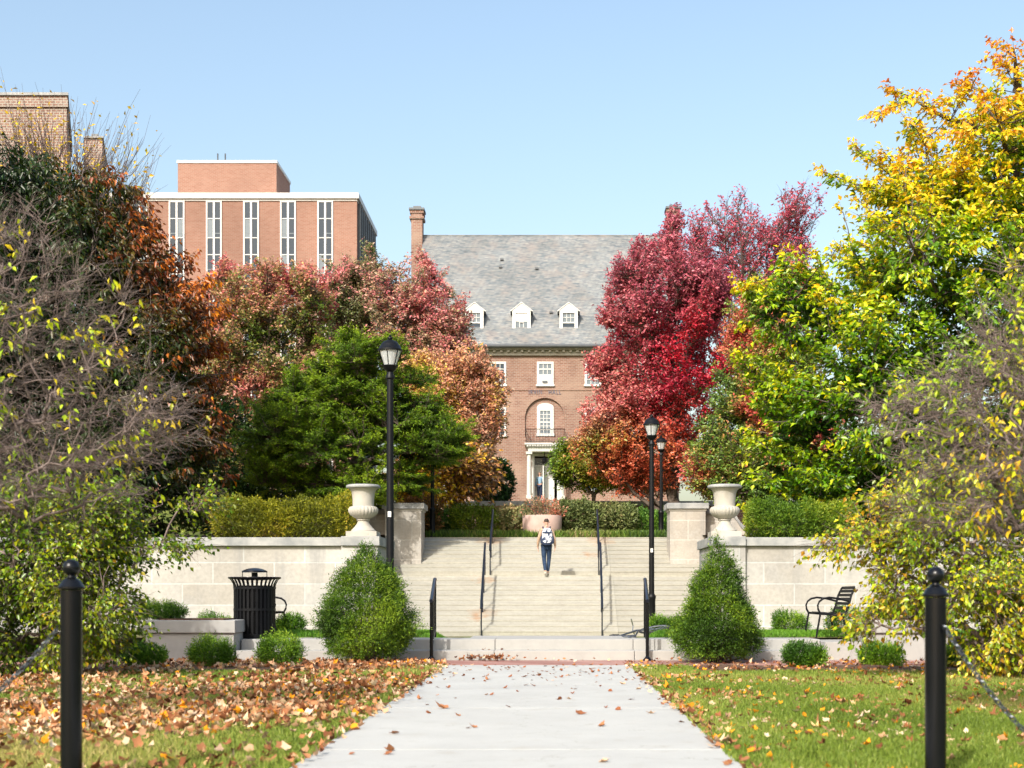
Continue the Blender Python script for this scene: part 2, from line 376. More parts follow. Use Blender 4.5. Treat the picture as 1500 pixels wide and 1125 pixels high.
def tree(name, label, cat, base, ells, seed, trunk_h, n_nodes, n_twigs, per, L, leaf, colfn, slope=.25, twigL=(.5, 1.1), up=.3, grav=-.1, outw=.8,
         hang=.3, r_base=.22, r_tip=.012, bark='bark', twm=None, hole=.25, hscale=.8, group=None, bare=0, kind=None, top=None, mat='leaf', twr=.006, jit=.5, flat=0., rag=1.9, gain=1.15, joff=.45, pull=.35):
    r = np.random.default_rng(seed); crown = Crown(ells); c0 = crown.c.mean(0)
    t = thing(name, label, cat, base, group)
    NN, par, w = skeleton(base, crown, n_nodes, r, trunk_h, slope, top, pull)
    V, F = skel_tubes(NN, par, w, r_tip, r_base, r)
    # twigs
    cand = np.arange(7, len(NN)); i = r.choice(cand, n_twigs)
    u = r.uniform(0, 1, n_twigs)[:, None]; P0 = NN[i]*(u)+NN[par[i]]*(1-u)
    P0 = P0+rdir(n_twigs, r)*.03
    out = P0-c0; out[:, 2] *= .6; out = nrm(out); along = nrm(NN[i]-NN[par[i]])
    D = along*.5+out*outw+rdir(n_twigs, r)*jit+np.array([0, 0, up])
    if flat: D[:, 2] *= (1-flat)
    keep = (nz(P0, hscale, seed) > -1+hole*1.6-.6) & (nz(P0, hscale*2.2, seed+77)+.6*nz(P0, hscale*.7, seed+78) > -1.25+rag*np.maximum(0, crown.rho(P0)-.45))
    P0, D = P0[keep], D[keep]; nT = len(P0)
    Lt = r.uniform(*twigL, nT); segs = 3
    TP = sprays(P0, D, r, Lt, segs, grav)
    rr = np.linspace(1, .35, segs+1)*twr
    tv = []; tf = []; o = 0
    for s_ in range(segs):
        v, f = tubes(TP[:, s_], TP[:, s_+1], np.full(nT, rr[s_]), np.full(nT, rr[s_+1]), 3); tv.append(v); tf.append(f+o); o += len(v)
    V2 = np.concatenate(tv); F2 = np.concatenate(tf)
    nmesh('trunk', V, F, M[bark], t, smooth=True)
    nmesh('twigs', V2, F2, M[twm or bark], t)
    if per > 0:
        nb = int(nT*bare); sel = slice(nb, nT)
        TPs = TP[sel]; n = len(TPs)
        uu = (np.arange(per)+r.uniform(0, 1, (n, per)))/per*segs; uu = .25+uu*.97; uu = np.minimum(uu, segs-.001)
        k = uu.astype(int); fr = (uu-k)[..., None]; idx = np.arange(n)[:, None]
        LP = TPs[idx, k]*(1-fr)+TPs[idx, k+1]*fr; TD = nrm(TPs[idx, k+1]-TPs[idx, k])
        side = np.where(np.arange(per)[None, :, None] % 2 == 0, 1, -1)*nrm(np.cross(TD, np.array([0, 0, 1.])+r.normal(size=TD.shape)*.3))
        LD = TD*.7+side*.7+r.normal(size=TD.shape)*.35+np.array([0, 0, -hang])
        LP = LP+r.normal(size=LP.shape)*L*joff
        LP = LP.reshape(-1, 3); LD = LD.reshape(-1, 3); m = len(LP)
        NR = nrm(r.normal(size=(m, 3))*.6+np.array([-.25, -.5, .75]))
        ll = L*r.uniform(.65, 1.25, m); ww = ll*leaf*r.uniform(.8, 1.2, m)
        LV, LF = leafgeo(LP, LD, NR, ll, ww)
        rho = crown.rho(LP); col = colfn(LP, rho, r)
        col = np.clip(gain*col*r.uniform(.72, 1.22, (m, 1))*(1+r.normal(size=(m, 3))*.06)*np.exp(r.normal(0, .18, (m, 1))), .002, .9)
        nmesh('crown', LV, LF, M[mat], t, cols=np.repeat(col, 4, 0))
    return t
def limbtree(name, label, cat, base, top, ells, seed, n_limb, L, leaf, colfn, slope=.5, q=.9, K=16, twl=(.3, .8), tsp=.22, lsp=.09, hang=.3, planar=.75, tipsw=.35, bias=.36, r_base=.25, r_tip=.011, bark='bark', gain=1.15, mat='leaf', twr=.007,
             bare=0., rough=.09, noz=.5, group=None, front=0., inner=.22, joff=.25, twup=.15, rmin=.0, zmin=.12, tier=0, tslope=.35):
    """trunk > main limbs > side limbs > twigs > leaves; tips fill the crown ellipsoids"""
    r = np.random.default_rng(seed); crown = Crown(ells); t = thing(name, label, cat, base, group)
    base = np.array(base, float); top = np.array(top, float); H = top[2]-base[2]
    tips = crown.inside(n_limb*2, r, bias); tips = tips[(crown.rho(tips) > rmin) & (nz(tips, noz, seed+3) > -.85) & (tips[:, 2] > base[2]+.02*H)]
    if front: tips = tips[(tips[:, 1]-base[1]) < front]
    tips = tips[:n_limb]; n = len(tips); S = 6
    if tier:      # boughs gather into rising tiers
        h_ = np.hypot(tips[:, 0]-base[0], tips[:, 1]-base[1]); an_ = np.arctan2(tips[:, 1]-base[1], tips[:, 0]-base[0])
        off = .5*tier*np.sin(an_*3+seed)+.35*tier*np.sin(an_*7+1); zz = tips[:, 2]-tslope*h_-off; zz = np.round(zz/tier)*tier+r.normal(0, .11*tier, n); tips[:, 2] = np.maximum(zz+tslope*h_+off, base[2]+.1)
    onaxis = lambda z: base+(top-base)*((z-base[2])/H)[:, None]
    hor = np.hypot(*(tips-onaxis(tips[:, 2]))[:, :2].T)
    z0 = np.clip(tips[:, 2]-slope*hor*r.uniform(.75, 1.25, n), base[2]+zmin*H, top[2]-.02*H); st0 = onaxis(z0)
    def path(a, b_, q_):
        u = np.linspace(0, 1, S+1); P = a[:, None]*(1-u)[None, :, None]+b_[:, None]*u[None, :, None]
        P[..., 2] = a[:, None, 2]+(b_-a)[:, None, 2]*(u**q_)[None]
        Lg = np.linalg.norm(b_-a, axis=1)[:, None, None]; w = np.cumsum(r.normal(size=P.shape)*np.array([1, 1, .6]), 1); w -= w[:, -1:]*u[None, :, None]; w[:, 0] = 0
        return P+w*Lg*rough*.4
    # main limbs: pick K spread tips
    prim = [0]; dmin = np.linalg.norm(tips-tips[0], axis=1)
    for _ in range(min(K, n)-1):
        j = int(np.argmax(dmin*r.uniform(.7, 1, n))); prim.append(j); dmin = np.minimum(dmin, np.linalg.norm(tips-tips[j], axis=1))
    prim = np.array(prim); PP = path(st0[prim], tips[prim], q)
    sec = np.setdiff1d(np.arange(n), prim)
    # side limbs spring from the nearest fitting point of a main limb
    A = PP[:, 1:S].reshape(-1, 3); d3 = tips[sec][:, None]-A[None]; dist = np.linalg.norm(d3, axis=2); hz = np.hypot(d3[..., 0], d3[..., 1])
    cost = dist+np.maximum(0, slope*.8*hz-d3[..., 2])*1.2; j = cost.argmin(1); direct = np.linalg.norm(tips[sec]-st0[sec], axis=1)
    own = direct < dist[np.arange(len(sec)), j]*1.15
    start = np.where(own[:, None], st0[sec], A[j]); SP = path(start, tips[sec], q)
    allP = np.concatenate([PP, SP]); Lg = np.linalg.norm(np.diff(allP, axis=1), axis=2).sum(1)
    r0 = np.concatenate([np.full(len(prim), r_base*.42), np.clip(Lg[len(prim):]*.009, r_tip*1.3, r_base*.25)])*r.uniform(.8, 1.2, n)
    vs, fs, o = [], [], 0
    tz = np.linspace(0, 1, 9); TP = base+(top-base)*tz[:, None]; TP[1:-1, :2] += r.normal(0, .012*H, (7, 2)); tr = r_base*(1-tz*.9)+.0; tr[0] *= 1.35
    v, f = tubes(TP[:-1], TP[1:], tr[:-1], tr[1:], 10); vs.append(v); fs.append(f); o = len(v)
    for k in range(S):
        ra = r_tip+(r0-r_tip)*(1-k/S)**1.1; rb = r_tip+(r0-r_tip)*(1-(k+1)/S)**1.1
        v, f = tubes(allP[:, k], allP[:, k+1], ra, rb, 5); vs.append(v); fs.append(f+o); o += len(v)
    nmesh('trunk', np.concatenate(vs), np.concatenate(fs), M[bark], t, smooth=True)
    # twigs alternate along each limb
    cnt = np.maximum(3, (Lg*(1-inner)/tsp).astype(int)); idx = np.repeat(np.arange(n), cnt); m = len(idx)
    u = inner+(1-inner)*r.uniform(0, 1, m)**.85; u = np.concatenate([u, np.full(n, .985)]); idx = np.concatenate([idx, np.arange(n)]); m = len(idx)
    uu = np.minimum(u*S, S-.001); k = uu.astype(int); fr = (uu-k)[:, None]; P0 = allP[idx, k]*(1-fr)+allP[idx, k+1]*fr; TD = nrm(allP[idx, k+1]-allP[idx, k])
    side = nrm(np.cross(TD, np.array([0, 0, 1.])))*np.where(r.uniform(0, 1, m) < .5, 1, -1)[:, None]; side[-n:] *= .15
    D = TD*.75+side*r.uniform(.4, 1.1, (m, 1))+rdir(m, r)*(1-planar)+np.array([0, 0, twup])
    Lt = r.uniform(*twl, m)*(1-tipsw*u); TW = sprays(P0, D, r, Lt, 2, -.15)
    tv, tf, o = [], [], 0
    for s_ in range(2):
        v, f = tubes(TW[:, s_], TW[:, s_+1], np.full(m, twr*(1, .6)[s_]), np.full(m, twr*(.6, .25)[s_]), 3); tv.append(v); tf.append(f+o); o += len(v)
    nmesh('twigs', np.concatenate(tv), np.concatenate(tf), M[bark], t)
    lf = r.uniform(0, 1, m) > bare
    nl = np.maximum(2, (Lt/lsp).astype(int))*lf; li = np.repeat(np.arange(m), nl); q_ = len(li); w = r.uniform(.12, 1.02, q_)*2; kk = np.minimum(w.astype(int), 1); fr = (w-kk)[:, None]
    LP = TW[li, kk]*(1-fr)+TW[li, kk+1]*fr+r.normal(size=(q_, 3))*L*joff; LD0 = nrm(TW[li, kk+1]-TW[li, kk])
    sd = nrm(np.cross(LD0, np.array([0, 0, 1.])+r.normal(size=(q_, 3))*.3))*np.where(r.uniform(0, 1, q_) < .5, 1, -1)[:, None]
    LD = LD0*.6+sd*.7+r.normal(size=(q_, 3))*.35+np.array([0, 0, -hang]); NR = nrm(r.normal(size=(q_, 3))*.55+np.array([-.2, -.45, .8]))
    ll = L*r.uniform(.6, 1.25, q_); LV, LF = leafgeo(LP, LD, NR, ll, ll*leaf*r.uniform(.8, 1.2, q_), .3, .2)
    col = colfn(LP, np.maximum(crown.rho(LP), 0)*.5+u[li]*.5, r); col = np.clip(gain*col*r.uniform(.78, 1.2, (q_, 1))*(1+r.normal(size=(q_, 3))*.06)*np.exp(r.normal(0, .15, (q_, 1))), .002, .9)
    nmesh('crown', LV, LF, M[mat], t, cols=np.repeat(col, 4, 0))
    return t
def bush(name, label, cat, base, ells, seed, n, L, leaf, stops, group=None, depth=.25, lump=.1, lscale=3., up=.3, out=1., jit=.6, mat='needle', wv=.25, stems=6, stemr=.012, hfrac=None, lowcut=None, sprig=7, spl=None):
    spl = spl or L*2.4
    r = np.random.default_rng(seed); cr = Crown(ells); t = thing(name, label, cat, base, group)
    P, N = cr.surface(n, r, depth, lump, seed, lscale)
    keep = P[:, 2] > (base[2]+.01 if lowcut is None else lowcut); P, N = P[keep], N[keep]
    if sprig > 1:
        q_ = len(P)//sprig; P, N = P[:q_], N[:q_]
        SD = nrm(N*out+rdir(q_, r)*jit+np.array([0, 0, up])); sl = spl*r.uniform(.5, 1.5, q_)*(1+.5*(r.uniform(0, 1, q_) > .88))
        u_ = (np.arange(sprig)+.5)/sprig
        P = (P[:, None]+SD[:, None]*(sl[:, None]*(u_[None]-.55))[..., None]+r.normal(size=(q_, sprig, 3))*spl*.05).reshape(-1, 3)
        sd = np.repeat(SD, sprig, 0); m = len(P); sideways = nrm(np.cross(sd, rdir(m, r)))
        D = sd*.9+sideways*.75; tipf = np.tile(u_, q_)
    else:
        m = len(P); D = N*out+rdir(m, r)*jit+np.array([0, 0, up]); tipf = .5
    ll = L*r.uniform(.6, 1.4, m); V, F = leafgeo(P, D, rdir(m, r), ll, ll*leaf)
    tt = .42+.5*nz(P, lscale*.6, seed+5)*.8+r.normal(0, wv, m)*.5+(tipf-.5)*.35
    col = np.clip(1.15*rampcol(tt, stops)*r.uniform(.7, 1.25, (m, 1)), .002, .9)
    # stems from the base out to the lower crown
    b = np.array(base, float); q = cr.inside(stems*4, r, .5); q = q[:stems*3]
    A = np.tile(b, (len(q), 1))+r.normal(size=(len(q), 3))*np.array([.05, .05, 0]); k = (A+q)/2+np.array([0, 0, -.1])*np.linalg.norm(q-A, axis=1, keepdims=True)
    a1, f1 = tubes(A, k, np.full(len(q), stemr), np.full(len(q), stemr*.7), 4); a2, f2 = tubes(k, q, np.full(len(q), stemr*.7), np.full(len(q), stemr*.3), 4)
    nmesh('stems', np.concatenate([a1, a2]), np.concatenate([f1, f2+len(a1)]), M['bark'], t)
    nmesh('foliage', V, F, M[mat], t, cols=np.repeat(col, 4, 0))
    return t

# ================================================================== SETTING
def struct(o): o['kind'] = 'structure'; return o
def sheet(name, x0, x1, y0, y1, nx, ny, zf, mat, skip=None):
    xs = np.linspace(x0, x1, nx+1); ys = np.linspace(y0, y1, ny+1); G = np.array([(x, y, zf(x, y)) for y in ys for x in xs])
    F = []
    for j in range(ny):
        for i in range(nx):
            if skip and skip((xs[i]+xs[i+1])/2, (ys[j]+ys[j+1])/2): continue
            a = j*(nx+1)+i; F.append((a, a+1, a+nx+2, a+nx+1))
    return struct(nmesh(name, G, F, mat, quads=True, smooth=True))
MB().add([(-1500, -200, -.6), (1500, -200, -.6), (1500, 3000, -.6), (-1500, 3000, -.6)], [(0, 1, 2, 3)]).build('ground', M['soil'])['kind'] = 'structure'
PC, PH = -.2, 1.325
sheet('lawn', -45, 45, -12, 20.9, 30, 22, lambda x, y: -.004, M['lawn'])
b = MB()
ys = [-8, 2.3, 5.6, 8.9, 12.2, 15.5, 19.78]
for i in range(len(ys)-1): b.box(PC-PH, PC+PH, ys[i]+.009, ys[i+1]-.009, -.1, .02)
struct(b.build('path', M['path'], bevel=.006))
for sx in (-1, 1):
    xa, xb = (PC-PH-14, PC-PH-.9) if sx < 0 else (PC+PH+.9, PC+PH+14)
    sheet('planting_bed', xa, xb, 18.3, 19.79, 40, 6, lambda x, y: .012+.02*math.sin(x*3.1)*math.sin(y*2.3), M['mulch'])
struct(MB().box(-16, 16, 19.8, 21.39, -.2, .012).build('brick_walk', M['brickpave']))
# two broad steps and the raised terrace they lead to
SX0, SX1 = -4.95, 4.28
b = MB()
cut = [SX0, -3.1, -.9, 1.3, 3.0, SX1]
for i in range(5):
    b.box(cut[i]+.003, cut[i+1]-.003, 21.4, 21.78, -.1, .165); b.box(cut[i]+.003, cut[i+1]-.003, 21.76, 22.6, -.1, .33)
st = struct(b.build('broad_steps', M['kerb'], bevel=.012))
struct(MB().box(-1.35, 1.2, 22.603, 23.75, -.3, .328).build('landing', M['kerb']))
def bank(x, y):
    e = 0.0
    a = min(1, max(0, (x-1.2)/.7)) if x > 0 else min(1, max(0, (-1.35-x)/.8))
    top = .33+.06*math.sin(min(1, (y-22.6)/1.5)*math.pi) if y < 24.1 else .33-.13*min(1, (y-24.1)/6)
    if abs(x+.2) < 4.6: top = top if y < 26 else top*(1-min(1, (y-26)/9))-.13*min(1, (y-26)/9)
    k = a*a*(3-2*a)
    if y < 23.7 and -1.4 < x < 1.25: return -.3
    return -.13*(1-k)+top*k
sheet('grass_bank', -18, 18, 22.58, 38.85, 120, 50, bank, M['lawn'])

# the long stairs
def steps(y0, z0, n, tread, rise, x0, x1, nose):
    poly = [(y0, -1.5)]
    y, z = y0, z0
    for i in range(n):
        poly += [(y, z+rise-.035), (y-nose, z+rise-.03), (y-nose, z+rise)]
        y += tread; z += rise
    poly += [(y+.3, z), (y+.3, -1.5)]
    return poly
T = thing('stone_stairs', 'broad cream concrete staircase in two flights climbing between stone piers', 'stairs', (-.26, 38.8, -.13))
RS = .15
def flight(name, y0, z0, n, x0, x1, mids):
    xs = [x0, mids[0], mids[1], x1]
    for i, (ns, mm) in enumerate(((.009, 'stair'), (.007, 'stair'), (.017, 'stair_old'))):
        b = MB(); b.prismx(steps(y0, z0, n, .33, RS, 0, 0, ns), xs[i]+.003, xs[i+1]-.003); b.build(name, M[mm], T)
flight('lower_flight', 38.8, -.13, 12, -5.4, 4.9, (-2.05, 1.9))
MB().box(-5.4, 4.9, 42.4, 44.1, 1.2, 1.668).build('middle_landing', M['stair'], T)
flight('upper_flight', 43.9, 1.67, 9, -5.38, 4.88, (-1.95, 1.9))
sheet('terrain', -60, 60, 46.75, 110, 60, 126, lambda x, y: 3.015 if y < 57.3 else min(6.84, 1.02+.0655*y), M['lawn'])
for sx in (-1, 1):
    xa, xb = (-60, -5.41) if sx < 0 else (4.91, 60)
    sheet('terrain', xa, xb, 30.4, 46.8, 30, 20, lambda x, y: 2.2+(.8*min(1, max(0, (y-32)/12))), M['mulch'])

# ------------------------------------------------------------------ retaining walls, piers, urns
def retaining(sx):
    lx = lambda v: v if sx > 0 else -v-.28     # mirrored about the stair axis x=-.14
    side = 'right' if sx > 0 else 'left'
    lab = 'low cream limestone wall below the yellow-green hedge, behind the black litter bin' if sx < 0 else 'low cream limestone retaining wall below the dark green hedge, behind the end-on bench'
    t = thing('retaining_wall', lab, 'wall', (sx*8, 30, .2))
    bx0, bx1 = (-4.62, -3.825) if sx < 0 else (3.55, 4.26)
    wx0, wx1 = (-17, bx0-.004) if sx < 0 else (bx1+.004, 17)
    MB().box(wx0, wx1, 30.12, 30.6, -.3, 2.12).build('wall_face', M['lime'], t)
    MB().box(bx0, bx1, 30.0, 32.8, -.3, 2.12).build('end_block', M['lime'], t)
    MB().box(wx0, wx1, 30.02, 30.7, 2.123, 2.31).build('coping', M['cap'], t, bevel=.012)
    o = .05; MB().box(bx0-(o if sx > 0 else -.0), bx1+(o if sx < 0 else 0), 29.93, 32.85, 2.124, 2.33).build('coping', M['cap'], t, bevel=.012)
    # cheek wall running back to the pier
    cx0, cx1 = (-5.9, -5.405) if sx < 0 else (4.905, 5.4)
    MB().box(cx0, cx1, 32.8, 45.6, -.5, 2.25).build('cheek_wall', M['lime'], t)
    MB().box(*((-5.4, -4.0) if sx < 0 else (3.8, 4.9)), 32.5, 32.79, -.5, 2.1).build('cheek_wall', M['lime'], t)
    return t
retaining(-1); retaining(1)
def pier(sx):
    x0, x1 = (-5.43, -4.25) if sx < 0 else (3.86, 5.02)
    t = thing('stone_pier', 'square cream stone pier with grey cap ' + ('behind the nearer tall lamp' if sx < 0 else 'right of the stair lamp by the bicycle'), 'pier', ((x0+x1)/2, 45.1, 1.9), 'stone piers at the upper flight')
    MB().box(x0, x1, 44.5, 45.7, 1.5, 3.80).build('shaft', M['limeb'], t, bevel=.008)
    MB().box(x0-.03, x1+.03, 44.47, 45.73, 3.80, 3.86).build('moulding', M['urn'], t)
    MB().box(x0-.10, x1+.10, 44.4, 45.8, 3.862, 4.05).build('cap', M['cap'], t, bevel=.02)
    # sweeping wing wall beside it
    w = thing('wing_wall', 'cream wing wall sweeping down from the ' + ('pier in the shade behind the urn beside the nearer lamp' if sx < 0 else 'sunlit pier behind the urn nearest the bench'), 'wall', (x1 if sx > 0 else x0, 45.2, 2.2))
    s0 = x1+.003 if sx > 0 else x0-.003; d = 1 if sx > 0 else -1
    prof = [(0, 3.72), (.85, 3.72), (1.0, 3.6), (1.2, 3.3), (1.45, 3.05), (1.8, 2.85), (2.3, 2.75)]
    poly = [(s0+d*u, z) for u, z in prof]+[(s0+d*2.3, 1.5), (s0, 1.5)]
    MB().prism(poly, 45.0, 45.35).build('wing_face', M['limeb'], w)
    cp = [(s0+d*u, z+.003) for u, z in prof]+[(s0+d*u, z+.15) for u, z in reversed(prof)]
    MB().prism(cp, 44.94, 45.41).build('wing_coping', M['cap'], w)
pier(-1); pier(1)
def urn(cx, lab):
    t = thing('garden_urn', lab, 'urn', (cx, 30.45, 2.33), 'stone urns on the wall ends')
    z0 = 2.331
    MB().box(cx-.34, cx+.34, 30.11, 30.79, z0, z0+.12).build('plinth', M['urn'], t, bevel=.01)
    fl = lambda j, i: (.022*math.cos(i*math.pi*2/4) if j in (5, 6, 7, 8) else 0)
    foot = [(.27, .12), (.27, .15), (.2, .22), (.14, .30), (.12, .36), (.15, .375), (.15, .40)]
    MB().lathe(foot, 48, (cx, 30.45, z0)).build('foot', M['urn'], t, smooth=True)
    body = [(.13, .40), (.15, .41), (.22, .45), (.28, .50), (.315, .56), (.32, .62), (.29, .67), (.235, .69), (.235, .71), (.24, .85), (.255, .98), (.285, 1.05), (.33, 1.085)]
    fl = lambda j, i: (.045*abs(math.sin(i*math.pi/4)) if 2 <= j <= 6 else 0)
    MB().lathe(body, 96, (cx, 30.45, z0), fl).build('bowl', M['urn'], t, smooth=True)
    rim = [(.33, 1.086), (.375, 1.095), (.385, 1.12), (.375, 1.15), (.34, 1.165), (.29, 1.16), (.25, 1.10), (.2, 1.0)]
    MB().lathe(rim, 64, (cx, 30.45, z0)).build('rim', M['cap'], t, smooth=True)
urn(-4.2, 'cream stone urn with ribbed bowl on the wall end beside the yellow-green hedge')
urn(3.86, 'cream stone urn with ribbed bowl on the wall end beside the sunlit wing wall')

# planter boxes at the ends of the broad steps
def planter(x0, x1, lab, y0=21.35):
    t = thing('concrete_planter', lab, 'planter', ((x0+x1)/2, y0+.5, 0))
    MB().box(x0, x1, y0, y0+1.1, -.1, .44).build('box_wall', M['kerb'], t, bevel=.01)
    MB().box(x0-.03, x1+.03, y0-.05, y0+1.15, .443, .64).build('cap', M['kerb'], t, bevel=.012)
    MB().box(x0+.18, x1-.18, y0+.12, y0+.98, .6, .66).build('soil', M['mulch'], t)
planter(-6.35, -4.97, 'low concrete planter box in tree shade, left of the litter bin')
planter(4.9, 6.2, 'low concrete planter box in the sun beneath the yellow-leaved branches')
struct(MB().box(4.29, 4.86, 21.4, 22.6, -.1, .3).build('kerb', M['kerb'], bevel=.01))

# low brick garden wall behind the hedges
t = thing('garden_wall', 'low brick garden wall with stone coping behind the hedges above the stairs', 'wall', (0, 57, 3))
MB().box(-14, 14, 57, 57.4, 2.9, 4.78).build('brick_face', M['dorm'], t)
MB().box(-14.05, 14.05, 56.93, 57.47, 4.783, 4.98).build('coping', M['cap'], t, bevel=.01)

# ------------------------------------------------------------------ handrails
def rail(loc, lab, x1, L=1.1, rise=.33, bal=5, grp='short handrails at the broad steps'):
    x, y, z = loc; t = thing('handrail', lab, 'handrail', loc, grp)
    top = z+.95
    MB().tube([(x, y, z), (x, y, top)], .027, 10).build('post', M['black'], t, smooth=True)
    MB().tube([(x1, y+L, z+rise), (x1, y+L, top+rise)], .024, 10).build('post', M['black'], t, smooth=True)
    MB().lathe([(.075, 0), (.075, .012), (.05, .04), (.028, .07)], 16, (x, y, z)).build('foot', M['black'], t, smooth=True)
    MB().tube([(x, y-.06, top-.02), (x, y, top), (x1, y+L, top+rise), (x1, y+L+.06, top+rise)], .03, 10).build('top_rail', M['blue_rail'], t, smooth=True)
    MB().tube([(x, y, z+.14), (x1, y+L, z+rise+.14)], .014, 8).build('lower_rail', M['black'], t, smooth=True)
    for i in range(bal):
        u = (i+1)/(bal+1)
        xx = x+(x1-x)*u; MB().tube([(xx, y+L*u, z+.14+rise*u), (xx, y+L*u, top+rise*u)], .009, 6).build('baluster', M['black'], t)
    return t
rail((-1.87, 21.25, .012), 'short black handrail with thin balusters on the broad steps, beside the rounded cone yew', X(637, 22.35))
rail((1.49, 21.25, .012), 'short black handrail with thin balusters on the broad steps, in front of the bicycle', X(945, 22.35))
def long_rail(x, y0, z0, y1, z1, lab, n=4, x1=None):
    x1 = x if x1 is None else x1
    t = thing('stair_handrail', lab, 'handrail', (x, y0, z0), 'long handrails on the stairs')
    P = lambda u, dz: (x+(x1-x)*u, y0+(y1-y0)*u, z0+(z1-z0)*u+dz)
    MB().tube([P(-.03, .85), P(0, .95), P(1, .95), P(1.04, .93)], .034, 10).build('top_rail', M['blue_rail'], t, smooth=True)
    for i in range(n):
        u = i/(n-1); s = math.floor(u*(z1-z0)/RS)*RS if 0 else 0
        MB().tube([P(u, -.1), P(u, .95)], .02, 8).build('post', M['blue_rail'], t, smooth=True)
long_rail(X(705, 38.75), 38.75, -.13, 42.5, 1.67, 'lower black stair handrail beside the orange rust stains', x1=X(710.5, 42.5))
long_rail(X(718, 43.8), 43.8, 1.67, 47.2, 3.02, 'upper black stair handrail standing against the dark green shrubs with rust at its top', x1=X(722, 47.2))
long_rail(X(882, 38.75), 38.75, -.13, 42.5, 1.67, 'lower black stair handrail nearer to the bicycle', x1=X(879.5, 42.5))
long_rail(X(877, 43.8), 43.8, 1.67, 47.2, 3.02, 'upper black stair handrail in line with the grey-green shrubs right of the pot', x1=X(875, 47.2))

# ------------------------------------------------------------------ lamps
def lamp(x, y, z, top, lab, sticker=None, s=1.0, ls=.68):
    t = thing('street_lamp', lab, 'street lamp', (x, y, z), 'black lantern lamp posts')
    H = top-z; LH = .93*ls*s; zs = H-LH
    c = (x, y, z)
    MB().lathe([(.19*s, 0), (.19*s, .04), (.13*s, .10), (.115*s, .2), (.11*s, .24), (.095*s, .28), (.09*s, .95), (.105*s, .98), (.105*s, 1.03), (.068*s, 1.08)], 20, c).build('base', M['dull'], t, smooth=True)
    MB().lathe([(.066*s, 1.05), (.054*s, zs-.12), (.075*s, zs-.1), (.075*s, zs-.06), (.055*s, zs-.03), (.055*s, zs)], 16, c).build('shaft', M['dull'], t, smooth=True)
    MB().lathe([(.06*ls*s, zs-.001), (.12*ls*s, zs+.04*ls*s), (.19*ls*s, zs+.13*ls*s), (.2*ls*s, zs+.16*ls*s), (.17*ls*s, zs+.165*ls*s)], 24, c).build('lantern_cup', M['dull'], t, smooth=True)
    g = MB().lathe([(.15*ls*s, zs+.17*ls*s), (.265*ls*s, zs+.52*ls*s)], 24, c); g.f = g.f[:-2]
    g.build('glass', M['lglass'], t, smooth=True)
    MB().lathe([(.03*ls*s, zs+.17*ls*s), (.045*ls*s, zs+.2*ls*s), (.045*ls*s, zs+.4*ls*s), (.02*ls*s, zs+.43*ls*s)], 10, c).build('bulb', M['white'], t, smooth=True)
    b = MB()
    for k in range(6):
        a = k*math.pi/3+.35
        b.tube([(x+.158*ls*s*math.cos(a), y+.158*ls*s*math.sin(a), z+zs+.165*ls*s), (x+.27*ls*s*math.cos(a), y+.27*ls*s*math.sin(a), z+zs+.53*ls*s)], .012*ls*s, 6)
    b.build('lantern_frame', M['dull'], t)
    MB().lathe([(.27*ls*s, zs+.515*ls*s), (.305*ls*s, zs+.52*ls*s), (.305*ls*s, zs+.56*ls*s), (.28*ls*s, zs+.575*ls*s), (.24*ls*s, zs+.66*ls*s), (.17*ls*s, zs+.745*ls*s), (.08*ls*s, zs+.79*ls*s), (.05*ls*s, zs+.80*ls*s)], 28, c).build('lantern_roof', M['dull'], t, smooth=True)
    MB().lathe([(.045*ls*s, zs+.80*ls*s), (.065*ls*s, zs+.83*ls*s), (.06*ls*s, zs+.86*ls*s), (.03*ls*s, zs+.88*ls*s), (.035*ls*s, zs+.9*ls*s), (.005*ls*s, zs+.93*ls*s)], 14, c).build('finial', M['dull'], t, smooth=True)
    if sticker: MB().box(x-.03, x+.025, y-.075, y-.066, sticker-.05, sticker+.04).build('sticker', M['white'], t)
    return t
d = 22.0; lamp(X(571.5, d), d, .33, Z(490, d), 'tall black lantern lamp behind the cone-shaped yew near the litter bin, tallest of the lamps', Z(753, d), .96)
d = 31.2; lamp(X(954.5, d), d, bank(X(954.5, d), d)-.02, Z(606, d), 'tall black lantern lamp standing by the bicycle against the crimson tree', Z(806, d), .96)
d = 49.0; lamp(X(968.5, d), d, 3.01, Z(637, d), 'small distant black lantern lamp just behind the taller one at the crimson tree', None, 1)
d = 47.3; lamp(X(633.5, d), d, 3.0, Z(592, d), 'small distant black lantern lamp half hidden in the dark green pine', None, 1)

# ------------------------------------------------------------------ bollards and chains
def bollard(x, y, H, lab, hook=True):
    t = thing('bollard', lab, 'bollard', (x, y, 0), 'black chain bollards')
    c = (x, y, 0)
    MB().lathe([(.085, 0), (.085, .03), (.057, .05), (.057, H-.168)], 32, c).build('shaft', M['black'], t, smooth=True)
    MB().lathe([(.060, H-.167), (.072, H-.160), (.072, H-.150), (.064, H-.142), (.05, H-.118), (.032, H-.104), (.022, H-.098), (.019, H-.085)], 32, c).build('cap', M['black'], t, smooth=True)
    r = .047; MB().lathe([(r*math.sin(math.pi*i/16)+1e-5, H-r-r*math.cos(math.pi*i/16)) for i in range(17)], 32, c).build('ball_finial', M['black'], t, smooth=True)
    MB().tube([(x-.065, y-.02, .86), (x-.075, y-.02, .84), (x-.075, y-.02, .82)] if hook < 0 else [(x+.02, y-.06, .86), (x+.025, y-.075, .84), (x+.03, y-.07, .82)], .007, 8).build('chain_eye', M['black'], t, smooth=True)
    return t
BD = 7.4; bl = (X(104.5, BD), BD); br = (X(1370.5, BD), BD)
bollard(*bl, Z(819, BD), 'black bollard with ball top in front of the leaf-strewn lawn', -1)
